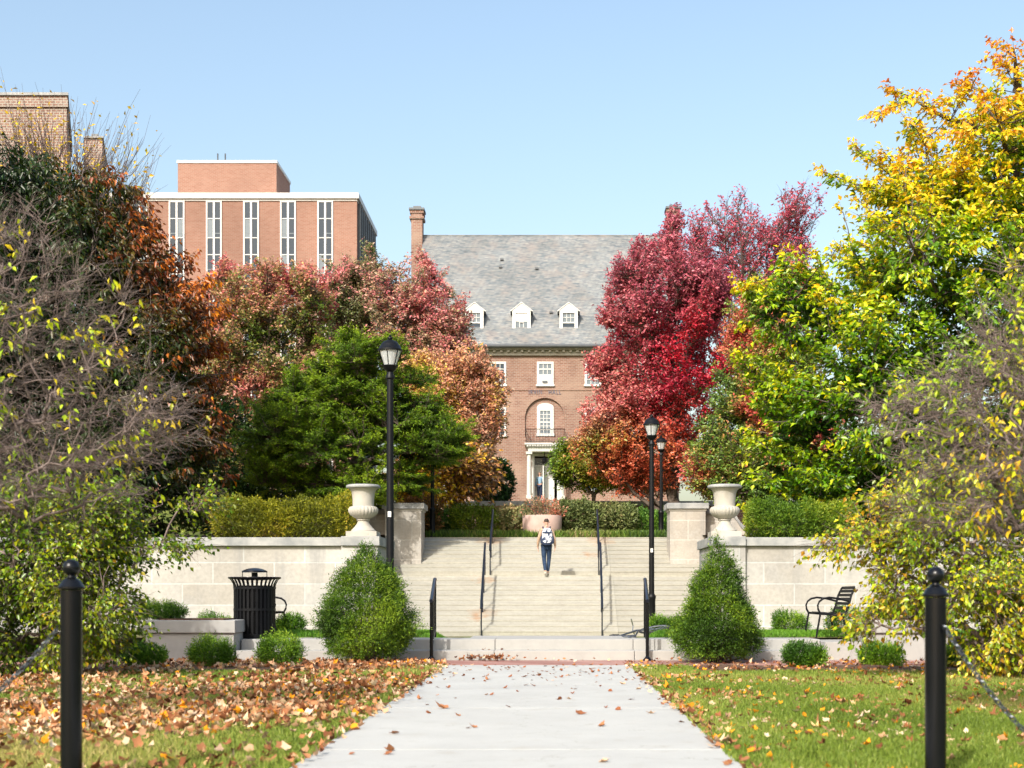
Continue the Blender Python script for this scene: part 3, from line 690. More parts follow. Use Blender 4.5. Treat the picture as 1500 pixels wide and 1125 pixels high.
bollard(*br, Z(830, BD), 'black bollard with ball top on the greener lawn, chain running off to the frame edge', 1)
bollard(bl[0]-2.3, BD+.1, 1.2, 'black ball-topped bollard holding the far end of the chain beyond the leafy lawn', 1)
bollard(br[0]+2.3, BD-.1, 1.2, 'black ball-topped bollard holding the far end of the chain beyond the greener lawn', -1)
def chain(a, b_, sag, lab):
    a = Vector(a); b_ = Vector(b_); N = 400; pts = []
    for i in range(N+1):
        u = i/N; p = a.lerp(b_, u); p.z -= sag*(1-(1-2*u)**2); pts.append(p)
    acc = [0]
    for i in range(N): acc.append(acc[-1]+(pts[i+1]-pts[i]).length)
    m = MB(); s_ = 0; k = 0; pitch = .03
    while s_ < acc[-1]-pitch:
        i = next(j for j in range(N) if acc[j+1] >= s_+pitch/2); p = pts[i]; tg = (pts[i+1]-pts[i]).normalized()
        u = tg.cross(Vector((0, 1, 0))).normalized(); w = tg.cross(u)
        side = u if k % 2 else w
        side = (u*math.cos(.785+1.57*k)+w*math.sin(.785+1.57*k))
        loop = [p+tg*(.0135*math.cos(q))*1.6+side*.0125*math.sin(q) for q in [2*math.pi*j/8 for j in range(8)]]
        m.tube(loop, .0044, 5, closed=True); s_ += pitch; k += 1
    o = m.build('chain', M['steelc'], loc=tuple(a), smooth=True); tag(o, lab, 'chain', 'chains between the bollards'); return o
chain((bl[0]-.075, BD-.02, .835), (bl[0]-2.2, BD+.05, .85), .66, 'dark steel chain drooping from the bollard by the leaf-strewn lawn')
chain((br[0]+.03, BD-.07, .85), (br[0]+2.2, BD-.1, .85), .88, 'dark steel chain drooping from the bollard on the greener lawn')

# ------------------------------------------------------------------ litter bin, benches, bicycle, pot
t = thing('litter_bin', 'black slatted metal litter bin with flared rim and domed hood, before the limestone wall', 'litter bin', (X(373, 22.3), 22.3, .33))
cx, cy, cz = X(373, 22.3), 22.3, .33
MB().lathe([(.32, 0), (.33, .02), (.33, .07), (.31, .08)], 32, (cx, cy, cz)).build('base', M['dull'], t, smooth=True)
MB().lathe([(.285, .06), (.30, .84), (.27, .86)], 32, (cx, cy, cz)).build('liner', M['dull'], t, smooth=True)
b = MB()
for k in range(30):
    a = 2*math.pi*k/30; ca, sa = math.cos(a), math.sin(a); prof = [(.325, .05), (.325, .8), (.335, .88), (.365, .94), (.40, .975)]
    for i in range(4):
        (r0, z0), (r1, z1) = prof[i], prof[i+1]; w = .017
        q = []
        for r_, z_ in ((r0, z0), (r1, z1)):
            for dr, dw in ((0, -w), (0, w), (.01, w), (.01, -w)): q.append((cx+(r_+dr)*ca-dw*sa, cy+(r_+dr)*sa+dw*ca, cz+z_))
        b.add(q, [(0, 1, 2, 3), (7, 6, 5, 4), (0, 4, 5, 1), (1, 5, 6, 2), (2, 6, 7, 3), (3, 7, 4, 0)])
b.build('slats', M['dull'], t)
b = MB()
for z_, r_ in ((.45, .335), (.80, .337)): b.lathe([(r_, z_), (r_+.006, z_), (r_+.006, z_+.04), (r_, z_+.04)], 36, (cx, cy, cz))
b.build('band', M['dull'], t)
MB().lathe([(.40, .965), (.425, .97), (.43, .985), (.425, 1.0), (.34, 1.0), (.30, .96)], 40, (cx, cy, cz)).build('rim', M['black'], t, smooth=True)
MB().lathe([(.30, .955), (.24, .95), (.05, .98), (.05, 1.07)], 24, (cx, cy, cz)).build('collar', M['dull'], t, smooth=True)
MB().lathe([(.20, 1.075), (.21, 1.08), (.20, 1.10), (.13, 1.13), (.06, 1.145), (.001, 1.148)], 32, (cx, cy, cz)).build('hood', M['black'], t, smooth=True)
for sx in (-1, 1): MB().tube([(cx+sx*.2, cy, cz+.99), (cx+sx*.2, cy, cz+1.08)], .006, 6).build('hood_strut', M['dull'], t)
def bench(loc, sg, lab, W=1.15):
    t = thing('metal_bench', lab, 'bench', loc, 'black slatted metal benches')
    ox, oy, oz = loc       # faces -x, length along y
    fx = lambda p: (ox+sg*(p[0]-ox), p[1], p[2])
    for yy in (0, W):
        y = oy+yy
        MB().tube([fx(p_) for p_ in [(ox-.02, y, oz), (ox+.06, y, oz+.43)]], .019, 8).build('leg', M['dull'], t, smooth=True)
        MB().tube([fx(p_) for p_ in [(ox+.56, y, oz), (ox+.47, y, oz+.43)]], .019, 8).build('leg', M['dull'], t, smooth=True)
        arm = [(ox+.06, y, oz+.43), (ox+.02, y, oz+.50), (ox+.01, y, oz+.57), (ox+.04, y, oz+.64), (ox+.11, y, oz+.69), (ox+.22, y, oz+.71), (ox+.4, y, oz+.69), (ox+.60, y, oz+.64)]
        MB().tube([fx(p_) for p_ in arm], .019, 8).build('armrest', M['dull'], t, smooth=True)
        MB().tube([fx(p_) for p_ in [(ox+.06, y, oz+.43), (ox+.2, y, oz+.42), (ox+.42, y, oz+.40), (ox+.53, y, oz+.44), (ox+.58, y, oz+.56), (ox+.63, y, oz+.75), (ox+.70, y, oz+.88)]], .02, 8).build('side_frame', M['dull'], t, smooth=True)
    prof = [(.05, .44), (.12, .445), (.19, .44), (.26, .432), (.33, .425), (.40, .42), (.47, .43)]
    b = MB()
    for (u, z_) in prof: b.box(*sorted((ox+sg*u, ox+sg*(u+.045))), oy, oy+W, oz+z_, oz+z_+.01)
    b.build('seat', M['dull'], t)
    b = MB()
    for (u, z_) in ((.55, .5), (.575, .58), (.60, .66), (.62, .73), (.65, .80), (.68, .86)):
        b.prism([(ox+sg*a_, oz+c_) for a_, c_ in ((u, z_), (u+.01, z_-.004), (u+.028, z_+.045), (u+.018, z_+.049))], oy, oy+W)
    b.build('backrest', M['dull'], t)
    t.scale = (.88, .88, .93)
    return t
bench((X(1197, 22.15)-.0, 22.15, .335), 1, 'black slatted metal bench seen from its end in front of the right-hand wall')
bench((X(404, 23.2), 23.2, .335), -1, 'black metal bench mostly hidden behind the litter bin', 1.1)

t = thing('bicycle', 'grey bicycle lying on its side on the grass beside the stair lamp', 'bicycle', (X(934, 25.2), 25.2, bank(X(934, 25.2), 25.2)))
bx, by, bz = ORG[t.name]
Mt = Matrix.Translation((bx+.0, by, bz+.27)) @ Matrix.Rotation(R(-16), 4, 'Y') @ Matrix.Rotation(R(38), 4, 'Z') @ Matrix.Rotation(R(-80), 4, 'X') @ Matrix.Scale(.85, 4)
q = lambda *a: tuple(Mt @ Vector(a))
for wx in (-.5, .52):
    ring = [q(wx+.33*math.cos(a), 0, .0+.33*math.sin(a)) for a in [2*math.pi*i/28 for i in range(28)]]
    w = MB().tube(ring, .02, 8, closed=True).build('wheel', M['rubber'], t, smooth=True)
    ring = [q(wx+.30*math.cos(a), 0, .30*math.sin(a)) for a in [2*math.pi*i/28 for i in range(28)]]
    MB().tube(ring, .011, 6, closed=True).build('rim', M['chrome'], w, smooth=True)
    b = MB()
    for i in range(16): a = 2*math.pi*i/16; b.tube([q(wx, 0, 0), q(wx+.3*math.cos(a), 0, .3*math.sin(a))], .0025, 4)
    b.build('spokes', M['chrome'], w)
b = MB()
for a_, b_ in (((-.5, 0, 0), (-.08, 0, -.02)), ((-.08, 0, -.02), (-.2, 0, .42)), ((-.2, 0, .42), (.36, 0, .40)), ((.36, 0, .36), (-.08, 0, -.02)), ((-.5, 0, 0), (-.2, 0, .40)), ((.36, 0, .44), (.52, 0, 0))):
    b.tube([q(*a_), q(*b_)], .017, 8)
b.build('frame', M['steelc'], t, smooth=True)
MB().tube([q(.34, 0, .44), q(.34, 0, .52), q(.40, -.1, .55), q(.36, -.26, .53)], .012, 8).build('handlebar', M['chrome'], t, smooth=True)
MB().tube([q(.34, 0, .52), q(.40, .1, .55), q(.36, .26, .53)], .012, 8).build('handlebar', M['chrome'], t, smooth=True)
MB().tube([q(-.34, 0, .50), q(-.24, 0, .51), q(-.1, 0, .50)], [.06, .05, .02], 10).build('saddle', M['rubber'], t, smooth=True)

low = min(v.co.z+t.location.z for c_ in t.children_recursive for v in c_.data.vertices)
t.location.z -= low-bank(bx, by)-.01      # let the lowest wheel touch the grass
t = thing('flower_pot', 'large round pink concrete pot of salmon flowers at the top of the stairs', 'plant pot', (X(794, 47.6), 48.2, 3.02))
px_, py_ = X(794, 47.6), 48.2
MB().lathe([(.50, 0), (.60, .03), (.655, .12), (.685, .4), (.70, .80), (.69, .83), (.64, .83), (.62, .72)], 40, (px_, py_, 3.02)).build('pot', M['pot'], t, smooth=True)
MB().lathe([(.63, .74), (.3, .77), (.001, .78)], 30, (px_, py_, 3.02)).build('soil', M['mulch'], t)

# ================================================================== BUILDINGS
def windowbox(t, x0, x1, z0, z1, y, nx=3, nz_=4, fr=.13, glass='glass', split=None, panel=0, depth=.07):
    """a sash window: white frame (part) > pane and glazing bars"""
    w = MB(); w.box(x0, x0+fr, y-depth, y+.02, z0, z1); w.box(x1-fr, x1, y-depth, y+.02, z0, z1)
    w.box(x0+fr, x1-fr, y-depth, y+.02, z1-fr, z1); w.box(x0-.05, x1+.05, y-depth-.05, y+.02, z0, z0+fr*.8)
    zz0 = z0+fr*.8
    if panel: w.box(x0+fr, x1-fr, y-depth+.02, y+.02, zz0, zz0+panel)
    f = w.build('window', M['white'], t)
    MB().box(x0+fr, x1-fr, y-.02, y+.01, zz0+panel, z1-fr).build('pane', M[glass], f)
    b = MB(); gx0, gx1, gz0, gz1 = x0+fr, x1-fr, zz0+panel, z1-fr; bw = .035
    for i in range(1, nx): xx = gx0+(gx1-gx0)*i/nx; b.box(xx-bw/2, xx+bw/2, y-.045, y-.021, gz0, gz1)
    for i in range(1, nz_):
        zz = gz0+(gz1-gz0)*i/nz_; k = bw if (nz_ % 2 == 0 and i == nz_//2) else bw/2
        b.box(gx0, gx1, y-.05, y-.022, zz-k, zz+k)
    b.build('glazing_bars', M['white'], f)
    return f
D = 83.0; bz0 = 6.85
dorm = thing('brick_hall', 'pale red brick hall with steep slate roof, white dormers and columned doorway', 'building', (X(798, D), D, bz0))
xa, xb = X(622, D+7), X(977, D+7); cxd = X(798, D); ze = Z(513, D)
wt = 1.2
dz1 = Z(668, D)            # door opening top
dx0, dx1 = X(783, D), X(816, D)
az0, az1 = Z(640, D), Z(583, D)   # blind arch zone
ar = X(827, D)-cxd; zs = az1-ar
wl = MB()
wl.box(xa, dx0, D, D+wt, 2.5, dz1); wl.box(dx1, xb, D, D+wt, 2.5, dz1)
wl.box(dx0, dx1, D, D+wt, 2.5, bz0)
wl.box(xa, xb, D, D+wt, dz1, az0)
wl.box(xa, cxd-ar, D, D+wt, az0, az1+.3); wl.box(cxd+ar, xb, D, D+wt, az0, az1+.3)
arc = [(cxd+ar*math.cos(a), zs+ar*math.sin(a)) for a in np.linspace(0, math.pi, 25)]
for i in range(24):
    (xA, zA), (xB, zB) = arc[i], arc[i+1]; wl.prism([(xB, zB), (xA, zA), (xA, az1+.3), (xB, az1+.3)], D, D+wt)
wl.box(xa, xb, D, D+wt, az1+.3, ze)
wl.box(cxd-ar-.05, cxd+ar+.05, D+.14, D+.4, az0-.02, az1+.05)     # recessed brick panel
wl.box(xa, xb, D+14, D+14.5, 2.5, ze); wl.prismx([(D+wt, 2.5), (D+14, 2.5), (D+14, ze), (D+7, Z(345, D+7)-.3), (D+wt, ze)], xa, xa+.5); wl.prismx([(D+wt, 2.5), (D+14, 2.5), (D+14, ze), (D+7, Z(345, D+7)-.3), (D+wt, ze)], xb-.5, xb)
wl.build('wall', M['dorm'], dorm)
arb = MB()   # soldier course around the blind arch
for i in range(24):
    (xA, zA), (xB, zB) = arc[i], arc[i+1]; f = 1.09
    arb.prism([(xA, zA), (cxd+(xA-cxd)*f, zs+(zA-zs)*f), (cxd+(xB-cxd)*f, zs+(zB-zs)*f), (xB, zB)], D-.025, D+.1)
arb.build('arch_ring', M['dorm'], dorm)
MB().box(xa, xb, D-.04, D, Z(572, D), Z(570.4, D)).build('string_course', M['dorm'], dorm)
rz = Z(345, D+7)
rf = MB(); rf.prismx([(D-.55, ze+.12), (D-.55, ze+.3), (D+7, rz), (D+14.9, ze+.3), (D+14.9, ze+.12), (D+7, rz-.22)], xa-.1, xb+.1)
roof = rf.build('roof', M['slate'], dorm)
MB().tube([(xa-.1, D+7, rz-.02), (xb+.1, D+7, rz-.02)], .07, 8).build('ridge', M['slate'], roof)
MB().tube([(xa+.5, D-.62, ze+.16), (xb-.5, D-.62, ze+.16)], .11, 10).build('gutter', M['gutter'], dorm)
co = MB(); co.box(xa, xb, D-.46, D-.002, ze-.02, ze+.11); co.box(xa, xb, D-.16, D-.002, ze-.34, ze-.022)
x = xa+.2
while x < xb-.3: co.box(x, x+.16, D-.36, D-.162, ze-.16, ze-.022); x += .42
co.build('cornice', M['urn'], dorm)
for xc, zt in ((X(612, D+7), Z(311, D+7)), (X(985, D+7), Z(309, D+7))):
    c = MB().box(xc-.36, xc+.36, D+6.3, D+7.3, 3, zt-.25).build('chimney', M['dorm'], dorm)
    m = MB(); m.box(xc-.47, xc+.47, D+6.2, D+7.4, zt-.62, zt-.45); m.box(xc-.45, xc+.45, D+6.24, D+7.36, zt-.25, zt-.05); m.build('corbel', M['dorm'], c)
    m = MB(); m.box(xc-.5, xc+.5, D+6.15, D+7.45, zt-.05, zt+.08); m.box(xc-.25, xc+.25, D+6.5, D+7.1, zt+.08, zt+.28); m.build('chimney_cap', M['gutter'], c)
# dormers
slope = (rz-ze-.3)/7.55
def dormer(px, kind):
    y = D+.55; x = X(px, y); w = .56; zb = Z(490, y); ztp = Z(456, y); zp = Z(445, y)
    f = MB()
    f.box(x-w, x-w+.2, y-.1, y, zb, ztp); f.box(x+w-.2, x+w, y-.1, y, zb, ztp); f.box(x-w+.2, x+w-.2, y-.1, y, ztp-.12, ztp); f.box(x-w-.04, x+w+.04, y-.14, y, zb-.08, zb)
    f.prism([(x-w-.1, ztp), (x+w+.1, ztp), (x, zp)], y-.12, y)
    dm = f.build('dormer', M['white'], dorm)
    s_ = MB()
    yb = y+(ztp-(ze+.3+slope*(y-D+.55)))/slope+.3
    for sx in (-1, 1):
        x0, x1 = sorted((x+sx*w, x+sx*(w-.06)))
        s_.prismx([(y, zb), (y, ztp), (yb, ztp)], x0, x1)
    s_.build('dormer_cheek', M['slate'], dm)
    r_ = MB(); e = w+.13
    yb2 = yb+(zp-ztp)/slope
    r_.add([(x-e, y-.16, ztp-.05), (x, y-.16, zp+.03), (x+e, y-.16, ztp-.05), (x-e, yb, ztp-.05), (x, yb2, zp+.03), (x+e, yb, ztp-.05),
            (x-e, y-.16, ztp+.01), (x, y-.16, zp+.09), (x+e, y-.16, ztp+.01), (x-e, yb, ztp+.01), (x, yb2, zp+.09), (x+e, yb, ztp+.01)],
           [(0, 3, 4, 1), (1, 4, 5, 2), (6, 7, 10, 9), (7, 8, 11, 10), (0, 1, 7, 6), (1, 2, 8, 7), (0, 6, 9, 3), (2, 5, 11, 8)])
    r_.build('dormer_roof', M['white'], dm)
    if kind == 'ac':
        MB().box(x-w+.2, x+w-.2, y-.05, y+.02, zb+.78, ztp-.12).build('panel', M['white'], dm)
        MB().box(x-w+.2, x+w-.2, y-.02, y+.02, zb, zb+.78).build('pane', M['glassl'], dm)
        b = MB()
        for i in (1, 2): b.box(x-w+.2+(2*w-.4)*i/3-.02, x-w+.2+(2*w-.4)*i/3+.02, y-.045, y-.021, zb, zb+.78)
        b.box(x-w+.2, x+w-.2, y-.05, y-.022, zb+.38, zb+.42); b.box(x-.12, x+.12, y-.09, y-.052, zb+.72, zb+.82); b.build('glazing_bars', M['white'], dm)
    else:
        zm = zb+.72
        MB().box(x-w+.2, x+w-.2, y-.02, y+.02, zm, ztp-.12).build('pane', M['glassl'], dm)
        MB().box(x-w+.2, x+w-.2, y-.015, y+.02, zb, zm).build('pane', M['glass'], dm)
        b = MB(); b.box(x-w+.2, x+w-.2, y-.05, y-.022, zm-.04, zm+.04)
        for i in (1, 2): b.box(x-w+.2+(2*w-.4)*i/3-.015, x-w+.2+(2*w-.4)*i/3+.015, y-.045, y-.021, zm, ztp-.12)
        b.box(x-w+.2, x+w-.2, y-.05, y-.022, zm+.3, zm+.33); b.build('glazing_bars', M['white'], dm)
for px, k in ((695, 'sash'), (764, 'ac'), (833, 'sash'), (902, 'sash'), (957, 'sash'), (640, 'sash')): dormer(px, k)
# vent pipe
MB().tube([(X(789, D+4), D+4, Z(432, D+4)), (X(789, D+4), D+4, Z(412, D+4))], .07, 8).build('vent_pipe', M['lead'], dorm)
for px, py in ((735, 421), (733, 432), (786, 434), (807, 495), (845, 494)):
    y = D+1.5+(495-py)/60*3.0; zz = ze+.3+slope*(y+.55-D)
    MB().box(X(px, y)-.1, X(px, y)+.1, y-.2, y+.02, zz-.06, zz+.05).build('roof_vent', M['gutter'], roof)
# windows
for px in (729.5, 868.5, 660, 938): windowbox(dorm, X(px-12, D), X(px+12, D), Z(566, D), Z(530, D), D, 3, 4, glass='glassl' if px > 800 else 'glass')
w = windowbox(dorm, X(786.5, D), X(811, D), Z(566, D), Z(530, D), D, 3, 2, panel=.62, glass='glassl')
MB().box(cxd-.15, cxd+.15, D-.12, D-.052, Z(561, D), Z(558, D)).build('vent', M['gutter'], w)
for px in (729.5, 868.5, 660, 938): windowbox(dorm, X(px-12, D), X(px+12, D), Z(640, D), Z(597, D), D, 3, 4)
yw = D+.14; w = windowbox(dorm, X(786.5, yw), X(811, yw), Z(639, yw), Z(597, yw), yw, 3, 6, glass='glassl', fr=.2)
ah = MB(); x0, x1 = X(786.5, yw), X(811, yw); cw = (x0+x1)/2; hw = (x1-x0)/2; zt = Z(597, yw)
ah.prism([(x0, zt), (x1, zt)]+[(cw+hw*math.cos(a), zt+.26*math.sin(a)) for a in np.linspace(.05, math.pi-.05, 13)], yw-.07, yw-.004); ah.build('arched_head', M['white'], w)
for px in (729.5, 660, 868.5, 938): windowbox(dorm, X(px-12, D), X(px+12, D), Z(720, D), Z(672, D), D, 3, 4)
# portico
po = MB(); ex0, ex1 = X(769, D), X(829, D)
po.box(ex0+.2, ex1-.2, D-1.1, D-.01, Z(664, D), Z(657.5, D)); po.box(ex0, ex1, D-1.3, D-.01, Z(654.5, D), Z(652, D)); po.box(ex0+.1, ex1-.1, D-1.16, D-.01, Z(657.4, D), Z(654.6, D))
pt = po.build('portico', M['lead'], dorm)
b = MB(); n = 15
for i in range(n): xx = ex0+.1+(ex1-ex0-.2)*(i+.25)/n; b.box(xx, xx+.09, D-1.27, D-1.163, Z(657, D), Z(654.6, D))
b.build('dentils', M['white'], pt)
for px in (775, 823):
    b = MB(); cxp = X(px, D-.9); b.box(cxp-.17, cxp+.17, D-1.07, D-.73, bz0, bz0+.2)
    b.lathe([(.15, bz0+.2), (.145, bz0+.3), (.125, Z(669, D)), (.15, Z(668.5, D)), (.15, Z(667.8, D))], 20, (cxp, D-.9, 0)); b.box(cxp-.19, cxp+.19, D-1.09, D-.71, Z(667.8, D), Z(664, D))
    b.build('column', M['lead'], dorm)
b = MB(); b.box(dx0-.16, dx0, D-.08, D+.3, bz0, dz1); b.box(dx1, dx1+.16, D-.08, D+.3, bz0, dz1); b.box(dx0-.16, dx1+.16, D-.08, D+.3, dz1-.002, dz1+.14); b.build('door_frame', M['white'], dorm)
MB().box(dx0, dx1, D+1.05, D+1.19, bz0, dz1).build('hallway_shade_panel', M['dark'], dorm)  # near-black panel behind the door; its colour stands in for interior shade
ztr = Z(681, D)
tr = MB().box(dx0, dx1, D+.3, D+.34, ztr, dz1-.1).build('fanlight', M['glass'], dorm)
b = MB(); b.box(dx0, dx1, D+.26, D+.345, ztr-.07, ztr)
for k in range(7): a = math.pi*k/6; cc = (dx0+dx1)/2; b.tube([(cc, D+.28, ztr), (cc+.62*math.cos(a), D+.28, ztr+.38*math.sin(a)+.01)], .015, 4)
b.build('fanlight_bars', M['white'], tr)
dr = MB().box(dx0+.02, dx0+.47, D+.3, D+.35, bz0, ztr-.07).build('door', M['lead'], dorm)
MB().lathe([(.001, 0), (.03, .01), (.03, .05), (.001, .06)], 10, (dx0+.40, D+.27, bz0+1.0)).build('handle', M['chrome'], dr)
dr = MB().box(X(795, D+.3), X(796.6, D+.3), D-.45, D+.35, bz0, ztr-.07).add(*(lambda m: (m.v, m.f))(MB().box(X(796.7, D), X(812, D), D+.2, D+.26, bz0, ztr-.07))).build('door', M['white'], dorm)
b = MB(); b.tube([(cxd-.02, D-.7, Z(664, D)), (cxd-.02, D-.7, Z(673, D))], .03, 8); b.lathe([(.05, Z(680.5, D)), (.14, Z(678.5, D)), (.16, Z(674.5, D)), (.05, Z(672, D))], 8, (cxd-.02, D-.7, 0)); b.build('porch_lantern', M['dull'], dorm)
b = MB()   # balcony railing
zr0, zr1 = Z(651.5, D), Z(632, D)
for i in range(27): xx = ex0+.08+(ex1-ex0-.16)*i/26; b.tube([(xx, D-1.2, zr0), (xx, D-1.2, zr1)], .012, 5)
for xx in (ex0+.08, ex1-.08):
    for j in range(8): b.tube([(xx, D-1.2+j*.15, zr0), (xx, D-1.2+j*.15, zr1)], .012, 5)
    b.tube([(xx, D-1.2, zr1), (xx, D, zr1)], .022, 6)
b.tube([(ex0+.08, D-1.2, zr1), (ex1-.08, D-1.2, zr1)], .022, 6); b.tube([(ex0+.08, D-1.2, zr0+.08), (ex1-.08, D-1.2, zr0+.08)], .015, 6)
b.build('balcony_railing', M['dull'], dorm)
# lettering
fc = bpy.data.curves.new('lettering', 'FONT'); fc.body = 'IRVIN   HALL'; fc.size = .40; fc.extrude = .012; fc.align_x = 'CENTER'; fc.space_character = 1.25
fo = bpy.data.objects.new('tmp', fc); C.objects.link(fo); bpy.context.view_layer.update()
me = bpy.data.meshes.new_from_object(fo.evaluated_get(bpy.context.evaluated_depsgraph_get())); bpy.data.objects.remove(fo)
me.materials.clear(); me.materials.append(M['ink'])
o = bpy.data.objects.new('lettering', me); C.objects.link(o); o.parent = dorm; o.location = (0, -.03, Z(577.5, D)-bz0); o.rotation_euler = (R(90), 0, 0); o.scale = (.70, .95, 1)

# modern laboratory block far behind
D2 = 160.0
lab = thing('modern_block', 'distant orange brick block with tall white window strips and flat white cornice', 'building', (X(380, D2), D2, 5))
xa, xb = X(150, D2), X(523, D2); zt = Z(293, D2); zc = Z(283.5, D2)
yb_ = D2+16.5
MB().box(xa, xb-.02, D2, yb_, 3, zt).build('wall', M['lab'], lab)
b = MB(); b.box(xa-.1, xb+.25, D2-.35, yb_+.2, zt+.12, zc); b.box(xa, xb+.02, D2-.12, yb_, zt-.12, zt+.118); b.build('cornice', M['white'], lab)
p0, p1 = X(260.5, D2+5), X(405, D2+5)
pe = MB().box(p0, p1, D2+5, D2+13.5, zc-.1, Z(239, D2+5)).build('penthouse', M['lab'], lab)
MB().box(p0-.1, p1+.1, D2+4.9, D2+13.6, Z(239, D2+5)+.002, Z(235, D2+5)).build('coping', M['white'], pe)
b = MB()
for px in (319, 330): b.tube([(X(px, D2+8), D2+8, Z(238, D2+8)), (X(px, D2+8), D2+8, Z(225, D2+8))], .09, 6)
b.build('aerials', M['gutter'], pe)
blinds = random.Random(3)
for k, px in enumerate((204.5, 259, 313.5, 368, 422, 476.5)):
    x0, x1 = X(px-11.5, D2), X(px+11.5, D2); z1 = zt-.122; z0 = 8.0
    f = MB(); cw = (x0+x1)/2
    for a_, b_ in ((x0, x0+.17), (cw-.11, cw+.11), (x1-.17, x1)): f.box(a_, b_, D2-.12, D2-.002, z0, z1)
    f.box(x0+.2, cw-.13, D2-.11, D2-.002, z1-.15, z1); f.box(cw+.13, x1-.2, D2-.11, D2-.002, z1-.15, z1)
    z = z1-.15; rows = []
    while z > z0+3:
        rows.append((z-1.85, z)); z -= 1.98; rows.append((z-2.12, z)); z -= 2.25
    for (a_, b_) in rows:
        f.box(x0+.2, cw-.13, D2-.10, D2-.002, a_-.12, a_-.02); f.box(cw+.13, x1-.2, D2-.10, D2-.002, a_-.12, a_-.02)
    fo = f.build('window', M['white'], lab)
    g1, g2 = MB(), MB()
    for j, (a_, b_) in enumerate(rows):
        for u0, u1 in ((x0+.17, cw-.11), (cw+.11, x1-.17)):
            (g2 if (j % 2 == 1 and blinds.random() < .4) else g1).box(u0, u1, D2-.04, D2-.004, a_-.02, b_)
            if j % 2 == 1 and blinds.random() < .4: g2.box(u0, u1, D2-.06, D2-.041, a_+.4, a_+.5)
    g1.build('pane', M['glass'], fo); g2.build('pane', M['glassl'], fo)
for i in range(9):
    y = D2+1.0+i*1.72
    MB().box(xb, xb+.28, y, y+.35, 6, zt-.13).build('fin', M['gutter'], lab)
    MB().box(xb-.018, xb+.05, y+.352, y+1.2, 6, zt-.13).build('pane', M['glass'], lab)

# old mottled brick block at the upper corner
D3 = 54.0
old = thing('old_brick_block', 'tall mottled brick block with grey coping rising behind the dark maroon tree', 'building', (X(20, D3), D3, 2.6))
x1 = X(98, D3); z1 = Z(139, D3)
def skew(m, xl, xr, y0, y1, z0, z1):
    e = y1/y0*1.0; return m.add([(xl, y0, z0), (xr, y0, z0), (xr*e+.18, y1, z0), (xl*e, y1, z0), (xl, y0, z1), (xr, y0, z1), (xr*e+.18, y1, z1), (xl*e, y1, z1)],
                     [(0, 3, 2, 1), (4, 5, 6, 7), (0, 1, 5, 4), (1, 2, 6, 5), (2, 3, 7, 6), (3, 0, 4, 7)])
xl = X(-260, D3)
skew(MB(), xl, x1, D3, D3+6, 2.5, z1-.5).build('wall', M['rough'], old)
b = MB(); skew(b, xl-.1, x1+.07, D3-.08, D3+6.1, z1-.498, z1-.2); skew(b, xl-.05, x1+.03, D3-.04, D3+6.05, z1-.198, z1-.05); b.build('corbel_course', M['rough'], old)
skew(MB(), xl-.2, x1+.1, D3-.12, D3+6.15, z1-.048, z1+.06).build('coping', M['cap'], old)
skew(MB(), x1-1.5, X(150, D3+6.4), D3+6.4, D3+10, 2.5, Z(203, D3+6.4)).build('side_wall', M['rough'], old)
skew(MB(), x1-1.5, X(151.5, D3+6.3), D3+6.3, D3+10.1, Z(203, D3+6.4)+.003, Z(200.5, D3+6.4)).build('side_coping', M['cap'], old)
skew(MB(), x1-1.4, X(144, D3+7), D3+7, D3+9.5, Z(200.4, D3+6.4), Z(196, D3+7)).build('roof_edge', M['gutter'], old)

# ================================================================== PEOPLE
def skinmesh(name, J, edges, mat, parent, sub=2, root=0):
    me = bpy.data.meshes.new(name+'_src'); names = list(J); idx = {n: i for i, n in enumerate(names)}
    me.from_pydata([J[n][0] for n in names], [(idx[a], idx[b_]) for a, b_ in edges], [])
    o = bpy.data.objects.new(name+'_src', me); C.objects.link(o)
    o.modifiers.new('s', 'SKIN').use_smooth_shade = True
    if not me.skin_vertices: me.skin_vertices.new()
    sv = me.skin_vertices[0].data
    for i, n in enumerate(names):
        r_ = J[n][1]; sv[i].radius = r_ if isinstance(r_, tuple) else (r_, r_)
    sv[root].use_root = True
    m = o.modifiers.new('u', 'SUBSURF'); m.levels = m.render_levels = sub
    bpy.context.view_layer.update()
    out = bpy.data.meshes.new_from_object(o.evaluated_get(bpy.context.evaluated_depsgraph_get())); out.name = name
    bpy.data.objects.remove(o)
    out.materials.clear(); out.materials.append(mat)
    q = bpy.data.objects.new(name, out); C.objects.link(q); q.parent = parent; ORG[q.name] = ORG[parent.name]
    return q
